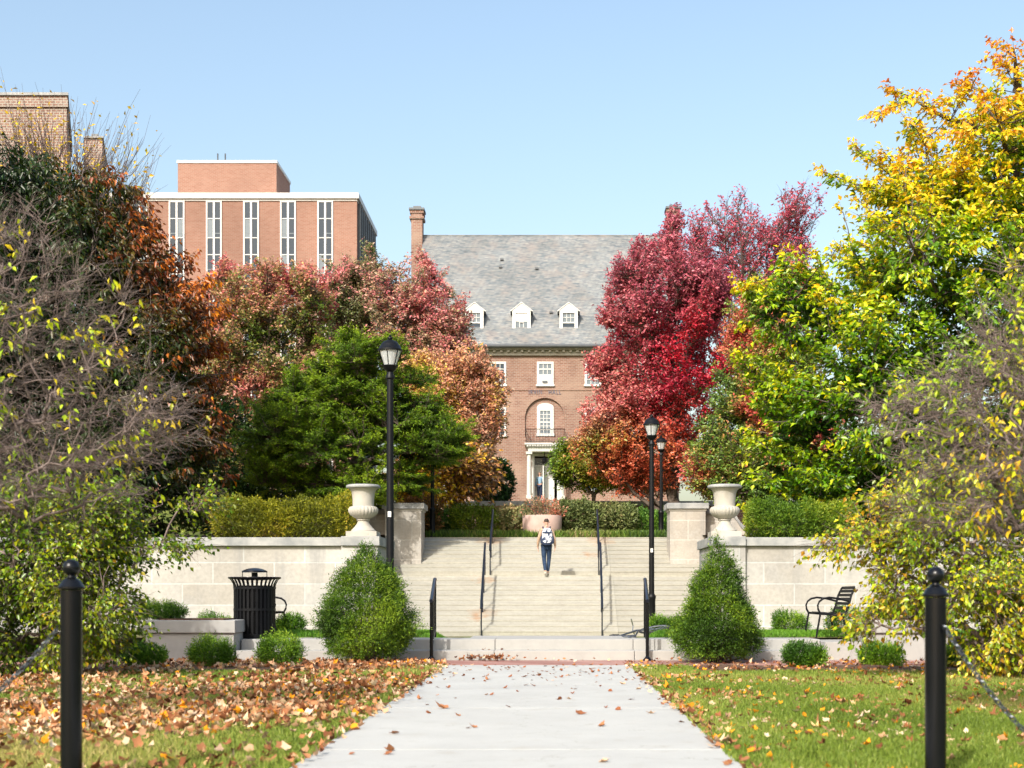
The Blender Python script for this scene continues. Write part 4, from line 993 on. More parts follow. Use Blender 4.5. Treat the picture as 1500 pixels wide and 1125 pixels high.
def person(loc, rz, scale, lab, top, legs, hair, shoe, walk=1):
    t = thing('person', lab, 'person', loc)
    J = {'pelvis': ((0, 0, .95), (.135, .10)), 'waist': ((0, .005, 1.08), (.115, .09)), 'chest': ((0, .01, 1.27), (.135, .105)), 'upper': ((0, 0, 1.38), (.12, .09)),
         'neck': ((0, .0, 1.475), .052), 'neck2': ((0, .012, 1.54), .05), 'head': ((0, .02, 1.60), (.07, .08)), 'head2': ((0, .02, 1.67), (.075, .09)), 'crown': ((0, .015, 1.725), (.05, .065))}
    e = [('pelvis', 'waist'), ('waist', 'chest'), ('chest', 'upper'), ('upper', 'neck'), ('neck', 'neck2'), ('neck2', 'head'), ('head', 'head2'), ('head2', 'crown')]
    arms, legsj = {}, {}
    ea, el = [], []
    for s_, n in ((-1, 'L'), (1, 'R')):
        sw = .05*s_*walk
        A = {'sh'+n: ((s_*.155, 0, 1.405), .058), 'el'+n: ((s_*.235, -.03-sw, 1.13), .042), 'fa'+n: ((s_*.262, -.01-sw*1.5, 1.0), .036), 'wr'+n: ((s_*.268, .03-sw*1.6, .885), .024), 'pa'+n: ((s_*.266, .045-sw*1.7, .83), (.018, .032))}
        arms.update(A); ea += [('upper', 'sh'+n), ('sh'+n, 'el'+n), ('el'+n, 'fa'+n), ('fa'+n, 'wr'+n), ('wr'+n, 'pa'+n)]
        px_, py_, pz_ = A['pa'+n][0]
        for k in range(4):
            oy = (-.028+.019*k); ln = (.075, .085, .08, .062)[k]
            arms['f%d%s' % (k, n)] = ((px_, py_+oy, pz_-.035), .0095); arms['g%d%s' % (k, n)] = ((px_-s_*.008, py_+oy*1.1+.004, pz_-.035-ln*.5), .0085); arms['h%d%s' % (k, n)] = ((px_-s_*.02, py_+oy*1.1+.012, pz_-.035-ln), .0075)
            ea += [('pa'+n, 'f%d%s' % (k, n)), ('f%d%s' % (k, n), 'g%d%s' % (k, n)), ('g%d%s' % (k, n), 'h%d%s' % (k, n))]
        arms['t'+n] = ((px_-s_*.008, py_+.045, pz_+.0), .0105); arms['u'+n] = ((px_-s_*.014, py_+.062, pz_-.035), .009); ea += [('pa'+n, 't'+n), ('t'+n, 'u'+n)]
        if s_ < 0: kn, an, he, to = (-.075, .03, .50), (-.035, -.10, .115), (-.035, -.12, .05), (-.035, .03, .035)
        else: kn, an, he, to = (.075, .12, .51), (.045, .10, .10), (.045, .07, .045), (.05, .23, .035)
        if not walk: kn, an, he, to = (s_*.09, .01, .50), (s_*.09, 0, .10), (s_*.09, -.03, .045), (s_*.095, .13, .035)
        legsj.update({'hi'+n: ((s_*.085, 0, .88), .088), 'th'+n: ((kn[0]*.55+s_*.04, kn[1]*.5, .70), .077), 'kn'+n: (kn, .056), 'ca'+n: (tuple((a*.6+b_*.4) for a, b_ in zip(kn, an)), .052), 'an'+n: (an, .034), 'he'+n: (he, .036), 'to'+n: (to, .034)})
        el += [('pelvis', 'hi'+n), ('hi'+n, 'th'+n), ('th'+n, 'kn'+n), ('kn'+n, 'ca'+n), ('ca'+n, 'an'+n), ('an'+n, 'he'+n), ('he'+n, 'to'+n)]
    sc = lambda J_, g=0: {k: (tuple(np.array(v[0])*scale), tuple((x_+g)*scale for x_ in (v[1] if isinstance(v[1], tuple) else (v[1], v[1])))) for k, v in J_.items()}
    allj = {**J, **arms, **legsj}
    body = skinmesh('body', sc(allj), e+ea+el, M['skin'], t)
    torso = {k: J[k] for k in ('pelvis', 'waist', 'chest', 'upper')}; torso['collar'] = ((0, 0, 1.45), .058)
    ar2 = {k: v for k, v in arms.items() if k[:2] in ('sh', 'el', 'fa', 'wr')}
    es = [x_ for x_ in ea if x_[0] in {**torso, **ar2} and x_[1] in {**torso, **ar2}]
    skinmesh('sweater', sc({**torso, **ar2}, .012), [('pelvis', 'waist'), ('waist', 'chest'), ('chest', 'upper'), ('upper', 'collar')]+es, M[top], t)
    lj = {k: v for k, v in legsj.items() if k[:2] in ('hi', 'th', 'kn', 'ca', 'an')}
    lj = {'pelvis': ((0, 0, .95), (.135, .105)), **lj}
    skinmesh('jeans', sc(lj, .013), [x_ for x_ in el if x_[0] in lj and x_[1] in lj], M[legs], t)
    for n in 'LR':
        sj = {'an': (tuple(np.array(legsj['an'+n][0])-np.array([0, 0, .03])), .034), 'he': legsj['he'+n], 'to': legsj['to'+n]}
        skinmesh('shoe', sc(sj, .010), [('an', 'he'), ('he', 'to')], M[shoe], t)
    skinmesh('hair', sc({'a': ((0, -.005, 1.615), (.076, .074)), 'b': ((0, .0, 1.69), (.086, .098)), 'c': ((0, .012, 1.75), (.055, .07))}), [('a', 'b'), ('b', 'c')], M[hair], t)
    for s_ in (-1, 1):
        m = MB().lathe([(.001, -.032*scale), (.02*scale, -.015*scale), (.022*scale, .012*scale), (.001, .034*scale)], 8, (loc[0]+s_*.093*scale, loc[1]+.02, loc[2]+1.645*scale)); m.build('ear', M['skin'], t, smooth=True)
    m = MB().lathe([(.001, -.02*scale), (.016*scale, -.012*scale), (.010*scale, .012*scale), (.001, .035*scale)], 8, (loc[0], loc[1]+.118*scale, loc[2]+1.64*scale)); m.build('nose', M['skin'], t, smooth=True)
    for s_ in (-1, 1): MB().lathe([(.001, -.008), (.011, 0), (.001, .008)], 8, (loc[0]+s_*.032*scale, loc[1]+.108*scale, loc[2]+1.668*scale)).build('eye', M['dark'], t)
    t.rotation_euler = (0, 0, rz)
    return t
wd = 42.32; wx, wz = X(800.5, wd), 1.672
person((wx, wd, wz), 0, 1.0, 'walker climbing the stairs, seen from behind in tan sweater and blue jeans', 'sweater', 'jeans', 'hair', 'shoe')
t = thing('backpack', 'navy and white patterned backpack on the back of the walker on the stairs', 'backpack', (wx+.015, wd-.2, wz+.95))
def pad(prof_x, prof_z, y, th, cx_, cz_, n=20):
    V = []; 
    for j, k in enumerate((1, 1, .93, .75)):
        yy = (y+.02, y-th*.55, y-th*.9, y-th)[j]
        for i in range(n):
            a = 2*math.pi*i/n; ca, sa = math.cos(a), math.sin(a); p = 3.2
            V.append((cx_+prof_x*k*math.copysign(abs(ca)**(2/p), ca), yy, cz_+prof_z*k*math.copysign(abs(sa)**(2/p), sa)))
    F = [(j*n+i, j*n+(i+1) % n, (j+1)*n+(i+1) % n, (j+1)*n+i) for j in range(3) for i in range(n)]+[tuple(range(n)), tuple(range(4*n-1, 3*n-1, -1))]
    return MB().add(V, F)
yb2 = wd-.115
pad(.165, .25, yb2, .15, wx+.02, wz+1.20).build('main_bag', M['print'], t, smooth=True)
pad(.13, .115, yb2-.14, .06, wx+.02, wz+1.09).build('front_pocket', M['print'], t, smooth=True)
pad(.145, .028, yb2-.13, .04, wx+.02, wz+1.30).build('flap_band', M['navy'], t, smooth=True)
pad(.155, .065, yb2-.02, .15, wx+.02, wz+.975).build('base_panel', M['navy'], t, smooth=True)
for sx in (-1, 1):
    pad(.04, .12, yb2+.0, .12, wx+.02+sx*.17, wz+1.08).build('side_pocket', M['navy'], t, smooth=True)
    MB().tube([(wx+sx*.09, yb2-.03, wz+1.42), (wx+sx*.11, wd-.07, wz+1.475), (wx+sx*.11, wd+.02, wz+1.49), (wx+sx*.115, wd+.12, wz+1.42), (wx+sx*.13, wd+.145, wz+1.28), (wx+sx*.155, wd+.08, wz+1.12)], .022, 8).build('strap', M['navy'], t, smooth=True)
MB().tube([(wx-.02, yb2-.04, wz+1.44), (wx, yb2-.05, wz+1.49), (wx+.04, yb2-.05, wz+1.49), (wx+.06, yb2-.04, wz+1.44)], .01, 8).build('handle', M['navy'], t, smooth=True)
person((X(790.6, D+.3), D+.1, bz0+.0), math.pi*.9, .98, 'person in light blue top standing in the half-open doorway of the brick hall', 'shirt', 'navy', 'hair', 'shoe', 0)

# ================================================================== TREES
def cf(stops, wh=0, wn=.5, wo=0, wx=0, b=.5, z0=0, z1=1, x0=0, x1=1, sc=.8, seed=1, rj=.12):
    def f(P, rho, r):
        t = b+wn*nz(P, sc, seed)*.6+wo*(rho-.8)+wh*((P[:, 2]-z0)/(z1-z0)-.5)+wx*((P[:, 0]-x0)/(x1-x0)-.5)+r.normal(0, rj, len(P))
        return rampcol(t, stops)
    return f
# big yellow-green tree on the right (broad layered sprays)
d = 37.0
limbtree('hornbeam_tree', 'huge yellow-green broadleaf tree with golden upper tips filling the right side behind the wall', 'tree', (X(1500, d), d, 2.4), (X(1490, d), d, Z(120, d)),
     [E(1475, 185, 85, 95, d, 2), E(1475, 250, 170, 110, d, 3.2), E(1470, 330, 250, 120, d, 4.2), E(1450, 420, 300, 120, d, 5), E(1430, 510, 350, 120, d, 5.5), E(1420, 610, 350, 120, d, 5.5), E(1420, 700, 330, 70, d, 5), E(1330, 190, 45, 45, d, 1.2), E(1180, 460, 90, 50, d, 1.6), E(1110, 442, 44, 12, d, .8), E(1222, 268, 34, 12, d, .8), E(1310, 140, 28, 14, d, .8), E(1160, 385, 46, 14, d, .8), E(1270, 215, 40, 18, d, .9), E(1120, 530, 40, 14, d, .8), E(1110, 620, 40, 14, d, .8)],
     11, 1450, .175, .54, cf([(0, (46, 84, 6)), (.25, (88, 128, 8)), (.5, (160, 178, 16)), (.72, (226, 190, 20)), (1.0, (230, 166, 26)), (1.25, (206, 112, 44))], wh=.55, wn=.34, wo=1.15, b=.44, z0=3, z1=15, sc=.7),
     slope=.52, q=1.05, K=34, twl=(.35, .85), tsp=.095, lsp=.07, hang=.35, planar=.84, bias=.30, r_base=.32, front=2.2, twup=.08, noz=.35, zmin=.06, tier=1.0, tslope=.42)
# dark maroon tree on the left
d = 38.5
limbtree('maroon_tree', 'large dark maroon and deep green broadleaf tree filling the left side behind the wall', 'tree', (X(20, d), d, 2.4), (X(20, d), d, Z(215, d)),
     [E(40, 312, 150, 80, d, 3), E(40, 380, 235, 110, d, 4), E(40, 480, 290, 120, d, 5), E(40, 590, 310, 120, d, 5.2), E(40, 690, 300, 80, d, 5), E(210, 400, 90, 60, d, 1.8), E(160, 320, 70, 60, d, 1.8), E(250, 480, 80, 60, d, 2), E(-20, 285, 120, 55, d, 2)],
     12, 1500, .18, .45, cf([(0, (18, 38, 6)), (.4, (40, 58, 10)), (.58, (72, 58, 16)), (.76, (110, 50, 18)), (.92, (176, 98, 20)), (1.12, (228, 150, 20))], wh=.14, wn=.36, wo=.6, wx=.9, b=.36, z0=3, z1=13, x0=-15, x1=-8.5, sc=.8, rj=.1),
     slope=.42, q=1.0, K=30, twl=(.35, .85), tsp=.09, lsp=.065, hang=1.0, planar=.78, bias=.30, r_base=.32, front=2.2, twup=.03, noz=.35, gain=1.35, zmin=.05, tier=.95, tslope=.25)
# nearly bare tree whose twigs rise against the sky
d = 43
tree('bare_tree', 'nearly leafless tree with fine upright twigs and a few yellow leaves above the maroon tree', 'tree', (X(90, d), d, 2.9),
     [E(60, 290, 110, 90, d, 2), E(150, 310, 80, 90, d, 2), E(40, 250, 110, 50, d, 2)], 13, 9, 420, 1000, 3, .15, .5,
     cf([(0, (190, 160, 20)), (1, (235, 190, 30))], b=.5), slope=.9, twigL=(.9, 2.2), up=.9, grav=.25, outw=.6, r_base=.22, r_tip=.010, hole=.1, bark='twigdark', bare=.62, twr=.009, jit=.3)
# red / olive trees in the middle left
d = 56
red_l = [(0, (84, 104, 34)), (.25, (128, 128, 62)), (.42, (170, 138, 92)), (.62, (194, 138, 118)), (.85, (204, 120, 112)), (1.1, (200, 98, 106))]
limbtree('red_maple', 'salmon red and olive tree in front of the orange brick block, beside the maroon tree', 'tree', (X(390, d), d, 3.0), (X(395, d), d, Z(430, d)),
     [E(345, 455, 58, 70, d, 2.2), E(390, 440, 50, 60, d, 2.2), E(445, 450, 55, 66, d, 2.4), E(350, 530, 80, 80, d, 2.6), E(430, 560, 90, 90, d, 2.6), E(400, 650, 100, 90, d, 2.6), E(325, 400, 18, 34, d, 1), E(410, 400, 16, 25, d, 1), E(300, 660, 70, 90, d, 2.2), E(450, 405, 18, 34, d, 1)],
     14, 1100, .14, .54, cf(red_l, wn=1.1, wo=.5, wh=.45, b=.36, z0=5, z1=15, sc=1.1, seed=4, rj=.2), slope=1.25, q=1.15, K=22, twl=(.2, .5), tsp=.06, lsp=.05, planar=.45, twup=.45, hang=.1, r_base=.2, bias=.36, noz=.9, gain=1.18, joff=.4)
d = 60
pink = [(0, (98, 110, 58)), (.3, (146, 138, 100)), (.55, (186, 148, 126)), (.8, (204, 132, 126)), (1.1, (198, 104, 114))]
limbtree('pink_maple', 'dusty pink and grey-green tree left of the slate roof, under the first chimney', 'tree', (X(590, d), d, 3.2), (X(585, d), d, Z(430, d)),
     [E(535, 425, 55, 55, d, 2.2), E(500, 430, 50, 55, d, 2), E(605, 430, 58, 55, d, 2.2), E(645, 460, 42, 52, d, 2), E(560, 500, 100, 80, d, 2.8), E(640, 525, 62, 60, d, 2.2), E(668, 485, 28, 40, d, 1.4), E(540, 378, 14, 28, d, 1), E(620, 390, 16, 30, d, 1)],
     15, 1050, .135, .54, cf(pink, wn=1.0, wo=.35, wh=.1, b=.48, z0=5, z1=16, sc=1.1, seed=9, rj=.22), slope=1.25, q=1.15, K=20, twl=(.2, .5), tsp=.06, lsp=.05, planar=.45, twup=.45, hang=.1, r_base=.2, bias=.36, noz=.9, gain=1.18, joff=.4)
d = 54
limbtree('orange_tree', 'orange and salmon leaved tree against the hall wall, left of the columned doorway', 'tree', (X(665, d), d, 3.0), (X(665, d), d, Z(570, d)),
     [E(650, 565, 62, 52, d, 2.2), E(702, 605, 42, 66, d, 1.8), E(690, 540, 40, 36, d, 1.6), E(615, 550, 42, 40, d, 1.8), E(665, 640, 70, 42, d, 2), E(722, 580, 24, 36, d, 1.2)],
     16, 900, .13, .54, cf([(0, (156, 132, 104)), (.3, (196, 140, 114)), (.55, (206, 150, 120)), (.8, (208, 172, 96)), (1.1, (208, 186, 78))], wn=1.0, wx=-.5, b=.38, x0=-5, x1=-1.5, sc=1.2, seed=3, rj=.22), slope=.8, q=1.1, K=16, twl=(.2, .45), tsp=.055, lsp=.05, planar=.4, twup=.3, hang=.1, r_base=.15, noz=1.0, gain=1.15, joff=.4)
# dark green pine with flat layered boughs
d = 44
layers = []
for k, (px, py, rx) in enumerate(((520, 525, 55), (480, 548, 60), (575, 552, 66), (515, 575, 92), (430, 590, 58), (590, 595, 78), (470, 615, 95), (625, 625, 68), (540, 632, 110), (430, 650, 84), (645, 655, 46), (580, 665, 98), (480, 680, 110), (410, 700, 60), (560, 705, 80), (520, 725, 70), (520, 505, 30), (450, 565, 50), (560, 520, 40), (640, 640, 60), (400, 665, 50), (500, 650, 120), (520, 600, 110))):
    layers.append(E(px, py, rx*1.04, 18, d, 1.9 if k % 3 else 1.3, (-.9, .3, 1.0)[k % 3]))
limbtree('pine_tree', 'dark green conifer with flat layered feathery boughs behind the nearer tall lamp', 'tree', (X(525, d), d, 2.9), (X(520, d), d, Z(520, d)), layers, 17,
     2500, .095, .22, cf([(0, (40, 66, 8)), (.35, (76, 108, 10)), (.65, (116, 144, 16)), (1, (150, 168, 30))], wn=.5, wo=.9, b=.46, sc=1.8), slope=.12, q=1.0, K=40, twl=(.15, .42), tsp=.032, lsp=.02, planar=.82, twup=.12, hang=-.15, r_base=.18, r_tip=.008, noz=.8, gain=1.08, mat='needle', joff=.14, twr=.004, inner=.3, bias=.34, front=1.8, tier=.42, tslope=.0)
# crimson maples
d = 53
def crim(P, rho, r):
    px = VX+P[:, 0]*FX/P[:, 1]; t = .50+.4*nz(P, .9, 21)+(px-945)/240+r.normal(0, .18, len(P))
    c = rampcol(t, [(0, (196, 130, 118)), (.3, (186, 96, 96)), (.55, (168, 50, 70)), (.8, (160, 30, 56)), (1.1, (188, 32, 50))])
    c2 = rampcol(.5+.6*nz(P, 1.1, 8)+r.normal(0, .18, len(P))-(px-890)/170, [(0, (190, 98, 70)), (.45, (192, 126, 68)), (.75, (150, 138, 56)), (1.1, (100, 132, 42))])
    c3 = rampcol(.5+.5*nz(P, 1.1, 5), [(0, (140, 74, 92)), (1, (176, 98, 108))])
    hz = P[:, 2]+.8*nz(P, .9, 31); a = np.clip((8.6-hz)/1.6, 0, 1)*np.clip((1040-px)/60, 0, 1); a = a[:, None]; u = np.clip((hz-10)/4, 0, .8)[:, None]
    return (c*(1-u)+c3*u)*(1-a)+c2*a
limbtree('crimson_maple', 'bright crimson maple with orange and green lower leaves, overlapping the slate roof', 'tree', (X(985, d), d, 3.0), (X(985, d), d, Z(470, d)),
     [E(985, 440, 84, 80, d, 3), E(935, 470, 60, 72, d, 2.6), E(1005, 545, 76, 90, d, 3), E(937, 570, 72, 68, d, 2.6), E(902, 625, 60, 52, d, 2.2), E(955, 650, 82, 55, d, 2.4), E(962, 375, 44, 36, d, 2), E(1030, 425, 46, 50, d, 2.2), E(878, 530, 34, 16, d, 1.4), E(912, 405, 22, 30, d, 1.4), E(930, 690, 70, 36, d, 2), E(866, 655, 34, 26, d, 1.4), E(988, 335, 16, 30, d, 1)],
     18, 1450, .135, .54, crim, slope=.9, q=1.1, K=26, twl=(.2, .52), tsp=.06, lsp=.05, planar=.45, twup=.35, hang=.1, r_base=.28, noz=.9, gain=1.2, joff=.4)
tree('small_green_tree', 'small green tree with some orange leaves right of the columned doorway', 'tree', (X(870, 56), 56, 3.0),
     [E(848, 684, 36, 26, 56, 1.4), E(890, 690, 46, 28, 56, 1.6), E(935, 692, 40, 30, 56, 1.6), E(836, 668, 24, 18, 56, 1)], 19, 2.2, 220, 3600, 9, .13, .55,
     cf([(0, (66, 96, 24)), (.45, (104, 130, 34)), (.75, (160, 146, 52)), (1.0, (200, 118, 66))], wn=.6, b=.4, sc=1.2), slope=.5, twigL=(.25, .6), up=.3, hang=.2, r_base=.09, hole=.12, twr=.007, jit=.8)
d = 68
limbtree('purple_maple', 'tall thin-leaved magenta tree with bare upper twigs rising behind the crimson maple', 'tree', (X(1090, d), d, 3.6), (X(1090, d), d, Z(390, d)),
     [E(1040, 360, 40, 72, d, 2.4), E(1085, 350, 40, 66, d, 2.4), E(1130, 390, 60, 70, d, 2.6), E(1168, 310, 34, 46, d, 2), E(1060, 430, 90, 60, d, 3), E(1150, 350, 40, 50, d, 2), E(1010, 380, 34, 40, d, 1.8)],
     20, 600, .155, .54, cf([(0, (136, 62, 80)), (.5, (174, 72, 90)), (1, (196, 98, 108))], wn=.5, b=.5, sc=.8), slope=1.5, q=1.1, K=22, twl=(.3, 1.1), tsp=.12, lsp=.075, planar=.5, twup=.7, hang=.1, r_base=.26, r_tip=.014, bark='twigdark', bare=.52, noz=1.0, gain=1.25, twr=.010, joff=.35)
d = 48
gs = [(0, (86, 116, 44)), (.35, (124, 146, 56)), (.55, (160, 146, 74)), (.75, (190, 118, 84)), (1.05, (202, 92, 84))]
limbtree('mixed_maple', 'green tree mottled with salmon red leaves behind the sunlit urn and wing wall', 'tree', (X(1120, d), d, 3.0), (X(1120, d), d, Z(470, d)),
     [E(1165, 430, 46, 42, d, 1.8), E(1150, 500, 76, 70, d, 2.4), E(1100, 560, 62, 84, d, 2.3), E(1075, 640, 62, 66, d, 2.2), E(1150, 640, 90, 90, d, 2.6), E(1045, 690, 50, 45, d, 1.8), E(1125, 440, 40, 40, d, 1.6), E(1090, 480, 30, 50, d, 1.5), E(1100, 710, 70, 40, d, 2)],
     22, 1400, .125, .54, cf(gs, wn=1.2, wh=.35, wx=.3, b=.45, z0=4, z1=13, x0=5, x1=9, sc=1.3, seed=6, rj=.18), slope=.9, q=1.1, K=20, twl=(.2, .48), tsp=.055, lsp=.046, planar=.45, twup=.35, hang=.1, r_base=.2, noz=.9, gain=1.15, joff=.4)
d = 50
tree('magnolia', 'low shrubby tree with big yellow and tan leaves left of the stairs', 'tree', (X(665, d), d, 3.0),
     [E(640, 700, 50, 34, d, 1.5), E(690, 690, 46, 38, d, 1.5), E(660, 672, 52, 24, d, 1.4), E(600, 712, 34, 26, d, 1.2)], 23, 1.6, 260, 2300, 6, .19, .5,
     cf([(0, (96, 84, 62)), (.4, (170, 122, 80)), (.7, (216, 168, 44)), (1, (230, 200, 44))], wn=.7, b=.45, sc=1.4, rj=.25), slope=.4, twigL=(.3, .7), up=.3, hang=.3, r_base=.09, hole=.15, bark='twig', twr=.008, jit=.8)
# crab apples near the camera: mostly bare tangled twigs
ca = [(0, (96, 140, 20)), (.4, (170, 190, 24)), (.7, (228, 196, 26)), (1, (236, 146, 40))]
d = 10.5
tree('crab_apple_tree', 'tangled crab apple, mostly bare grey twigs with few large yellow leaves, beside the maroon tree', 'tree', (X(-260, d), d, 0),
     [E(-60, 390, 150, 100, d, .8), E(60, 450, 170, 80, d, .9), E(40, 540, 230, 85, d, 1.0), E(30, 620, 240, 80, d, 1.0), E(-20, 700, 250, 60, d, .9), E(-150, 600, 200, 200, d, 1), E(220, 610, 90, 50, d, .6), E(0, 330, 90, 50, d, .6), E(150, 660, 110, 36, d, .7)],
     31, 2.0, 1500, 8000, 5, .066, .45, cf(ca, wn=.5, b=.5, sc=2), slope=.02, twigL=(.08, .30), up=.1, grav=.0, outw=.8, hang=1.0, r_base=.042, r_tip=.0024, hole=.08, hscale=2.4, rag=.8, pull=.06, gain=1.0, bark='twig', bare=.965, twr=.0024, jit=1.0, flat=.35)
tree('crab_apple_tree', 'tangled crab apple, mostly bare grey twigs with hanging yellow leaves, before the huge yellow-green tree', 'tree', (X(1720, d+.6), d+.6, 0),
     [E(1440, 570, 115, 60, d, .8), E(1410, 640, 130, 80, d, .9), E(1500, 510, 90, 80, d, .9), E(1560, 600, 200, 190, d, 1), E(1440, 720, 140, 70, d, .9), E(1330, 590, 70, 36, d, .5), E(1540, 400, 80, 50, d, .6)],
     32, 2.0, 1200, 6200, 5, .066, .45, cf(ca, wn=.5, b=.55, sc=2), slope=.02, twigL=(.08, .30), up=.1, outw=.8, hang=1.0, r_base=.042, r_tip=.0024, hole=.12, hscale=2.4, rag=.8, pull=.06, gain=1.0, bark='twig', bare=.93, twr=.0024, jit=1.0, flat=.35)
d = 17.0
tree('leafy_crab_apple', 'spreading crab apple still thick with yellow-green leaves, behind the bollard on the leafy lawn', 'tree', (X(70, d), d, 0),
     [E(30, 870, 120, 90, d, 1), E(110, 860, 85, 90, d, 1), E(-60, 820, 140, 160, d, 1.2), E(155, 800, 60, 60, d, .8), E(50, 760, 140, 60, d, 1), E(150, 728, 100, 28, d, .8), E(285, 740, 50, 9, d, .5), E(175, 885, 36, 46, d, .5), E(60, 945, 110, 34, d, .8), E(-130, 590, 110, 150, d, 1.2), E(-180, 480, 110, 130, d, 1.2), E(255, 800, 36, 10, d, .4)],  # high left lobes, out of view, are added to shade the planter box
     33, 2.2, 1300, 10500, 8, .064, .62, cf([(0, (48, 84, 10)), (.35, (88, 124, 12)), (.65, (156, 168, 22)), (.85, (216, 172, 24)), (1.05, (220, 126, 34))], wn=.6, wh=.15, b=.42, z0=0, z1=2.6, sc=1.6), slope=.1, twigL=(.15, .45), up=.05, grav=-.3, outw=.7, hang=.6, r_base=.09, r_tip=.004, hole=.30, hscale=2.2, bark='twig', bare=.42, gain=.85, twr=.0032, jit=.9)
tree('leafy_crab_apple', 'spreading crab apple with yellow-green leaves and rusty patches reaching over the end-on bench', 'tree', (X(1500, d), d, 0),
     [E(1430, 830, 100, 90, d, 1), E(1480, 880, 90, 90, d, 1), E(1350, 790, 80, 50, d, .9), E(1280, 780, 60, 20, d, .6), E(1315, 850, 36, 50, d, .5), E(1350, 890, 46, 46, d, .6), E(1400, 740, 120, 50, d, 1), E(1560, 800, 120, 160, d, 1.2), E(1225, 795, 34, 12, d, .4), E(1460, 950, 60, 34, d, .6), E(1272, 905, 20, 30, d, .4), E(1290, 745, 50, 20, d, .5)],
     34, 1.3, 1100, 7000, 7, .072, .6, cf([(0, (84, 120, 16)), (.35, (140, 164, 20)), (.6, (196, 188, 30)), (.85, (218, 156, 36)), (1.05, (140, 82, 48))], wn=.7, b=.36, sc=1.5, rj=.18), slope=.1, twigL=(.15, .5), up=.0, grav=-.35, outw=.7, hang=.7, r_base=.09, r_tip=.004, hole=.52, hscale=2.2, bark='twig', bare=.5, gain=.95, twr=.0032, jit=.9)

# ================================================================== SHRUBS
YEW = [(0, (32, 54, 12)), (.4, (54, 84, 15)), (.7, (82, 112, 20)), (1.0, (124, 146, 34))]
def cone(cx, cy, H, prof, nm=10):
    out = []
    for i in range(nm):
        t = (i+.5)/nm; z = H*t; r_ = np.interp(t, [p[0] for p in prof], [p[1] for p in prof]); out.append((cx, cy, z, r_, r_, H/nm*1.15))
    return out
def coneyew(px, pbase, ptop, w, lab, seed, prof):
    d = 20.6; H = Z(ptop, d); H0 = 0
    el = cone(X(px, d), d, H, [(a, b_*w/2*d/FX) for a, b_ in prof])
    r = np.random.default_rng(seed)
    for k in range(34):       # uneven protruding boughs
        t = r.uniform(.12, .9); a = r.uniform(0, 6.28); rr = np.interp(t, [p[0] for p in prof], [p[1] for p in prof])*w/2*d/FX
        el.append((X(px, d)+rr*.78*math.cos(a), d+rr*.78*math.sin(a), H*t, .09+.14*rr, .09+.14*rr, .085))
    el.append((X(px, d)+.02, d, H*.95, .05, .05, .13))
    return bush('cone_yew', lab, 'shrub', (X(px, d), d, 0), el, seed, 80000, .032, .34, YEW, 'cone-shaped yews by the broad steps', depth=.42, lump=.27, lscale=6.5, up=.3, jit=.65, stems=16, stemr=.016, wv=.3, lowcut=.12, sprig=10, spl=.18)
coneyew(536, 972, 806, 142, 'rounded cone-shaped yew between the litter bin and the short handrail', 41, [(0, .25), (.08, .55), (.2, .84), (.33, .95), (.48, .86), (.6, .74), (.72, .6), (.84, .42), (.92, .24), (1, .06)])
coneyew(1051, 972, 797, 140, 'pointed cone-shaped yew in front of the stone pier, near the bicycle', 42, [(0, .3), (.08, .72), (.2, .9), (.33, .84), (.48, .68), (.6, .54), (.72, .40), (.84, .24), (.92, .12), (1, .03)])
low = [(0, (40, 74, 14)), (.4, (66, 104, 18)), (.7, (100, 136, 28)), (1.0, (146, 168, 50))]
def dwarf(px, py, w, h, d, lab, seed, spiky=.5, grp='low yews in the mulch bed', z=0.0, n=5200, stops=low, up=.7):
    cx = X(px, d); rx = w/2*d/FX; hh = h*d/FX
    return bush('dwarf_yew', lab, 'shrub', (cx, d, z), [(cx, d, z+hh*.42, rx*.92, rx*.85, hh*.46), (cx-rx*.3, d, z+hh*.4, rx*.6, rx*.6, hh*.5), (cx+rx*.35, d-.05, z+hh*.35, rx*.6, rx*.6, hh*.44)], seed, int(n*2.2), .034, .3, stops, grp, depth=.5, lump=.2, lscale=8, up=up, jit=.6, stems=8, stemr=.006, sprig=9, spl=.06+.11*spiky)
dwarf(212, 980, 66, 36, 19.6, 'low green yew in the shaded mulch bed, next to the leafy crab apple', 51)
dwarf(311, 978, 70, 44, 19.8, 'low spiky green yew in the mulch bed in front of the shaded planter box', 52, .9)
dwarf(410, 978, 70, 50, 19.8, 'low spiky green yew in the mulch bed just in front of the litter bin', 53, .9)
dwarf(1177, 978, 66, 38, 19.8, 'low rounded yew in the mulch bed below the end-on bench', 54, .5)
dwarf(1291, 980, 60, 37, 19.8, 'low rounded yew in the mulch bed in front of the sunlit planter box', 55, .5)
dwarf(1408, 982, 66, 34, 19.6, 'low yew just behind the bollard on the greener lawn', 56, .5)
g2 = 'low yews on the raised terrace'
for k, (px, w, h, d_, lab) in enumerate(((318, 60, 34, 24.2, 'small dark yew on the terrace left of the litter bin'), (424, 46, 34, 24.2, 'small reddish-green yew on the terrace just right of the litter bin'),
      (1156, 56, 40, 25, 'small spiky yew under the wall left of the end-on bench'), (1237, 52, 48, 24.5, 'small dark yew under the wall behind the end-on bench'),
      (1010, 60, 30, 26, 'small green yew behind the pointed cone yew'), (971, 44, 30, 26, 'small bright green yew at the foot of the stair lamp by the bicycle'))):
    dwarf(px, 0, w, h, d_, lab, 60+k, .7, g2, bank(X(px, d_), d_)-.01, 4200)
dwarf(236, 0, 82, 26, 21.9, 'dark low yew growing in the shaded planter box', 70, .6, None, .655, 4200)
dwarf(1300, 0, 70, 24, 21.9, 'low yew growing in the sunlit planter box', 71, .6, None, .655, 3600)
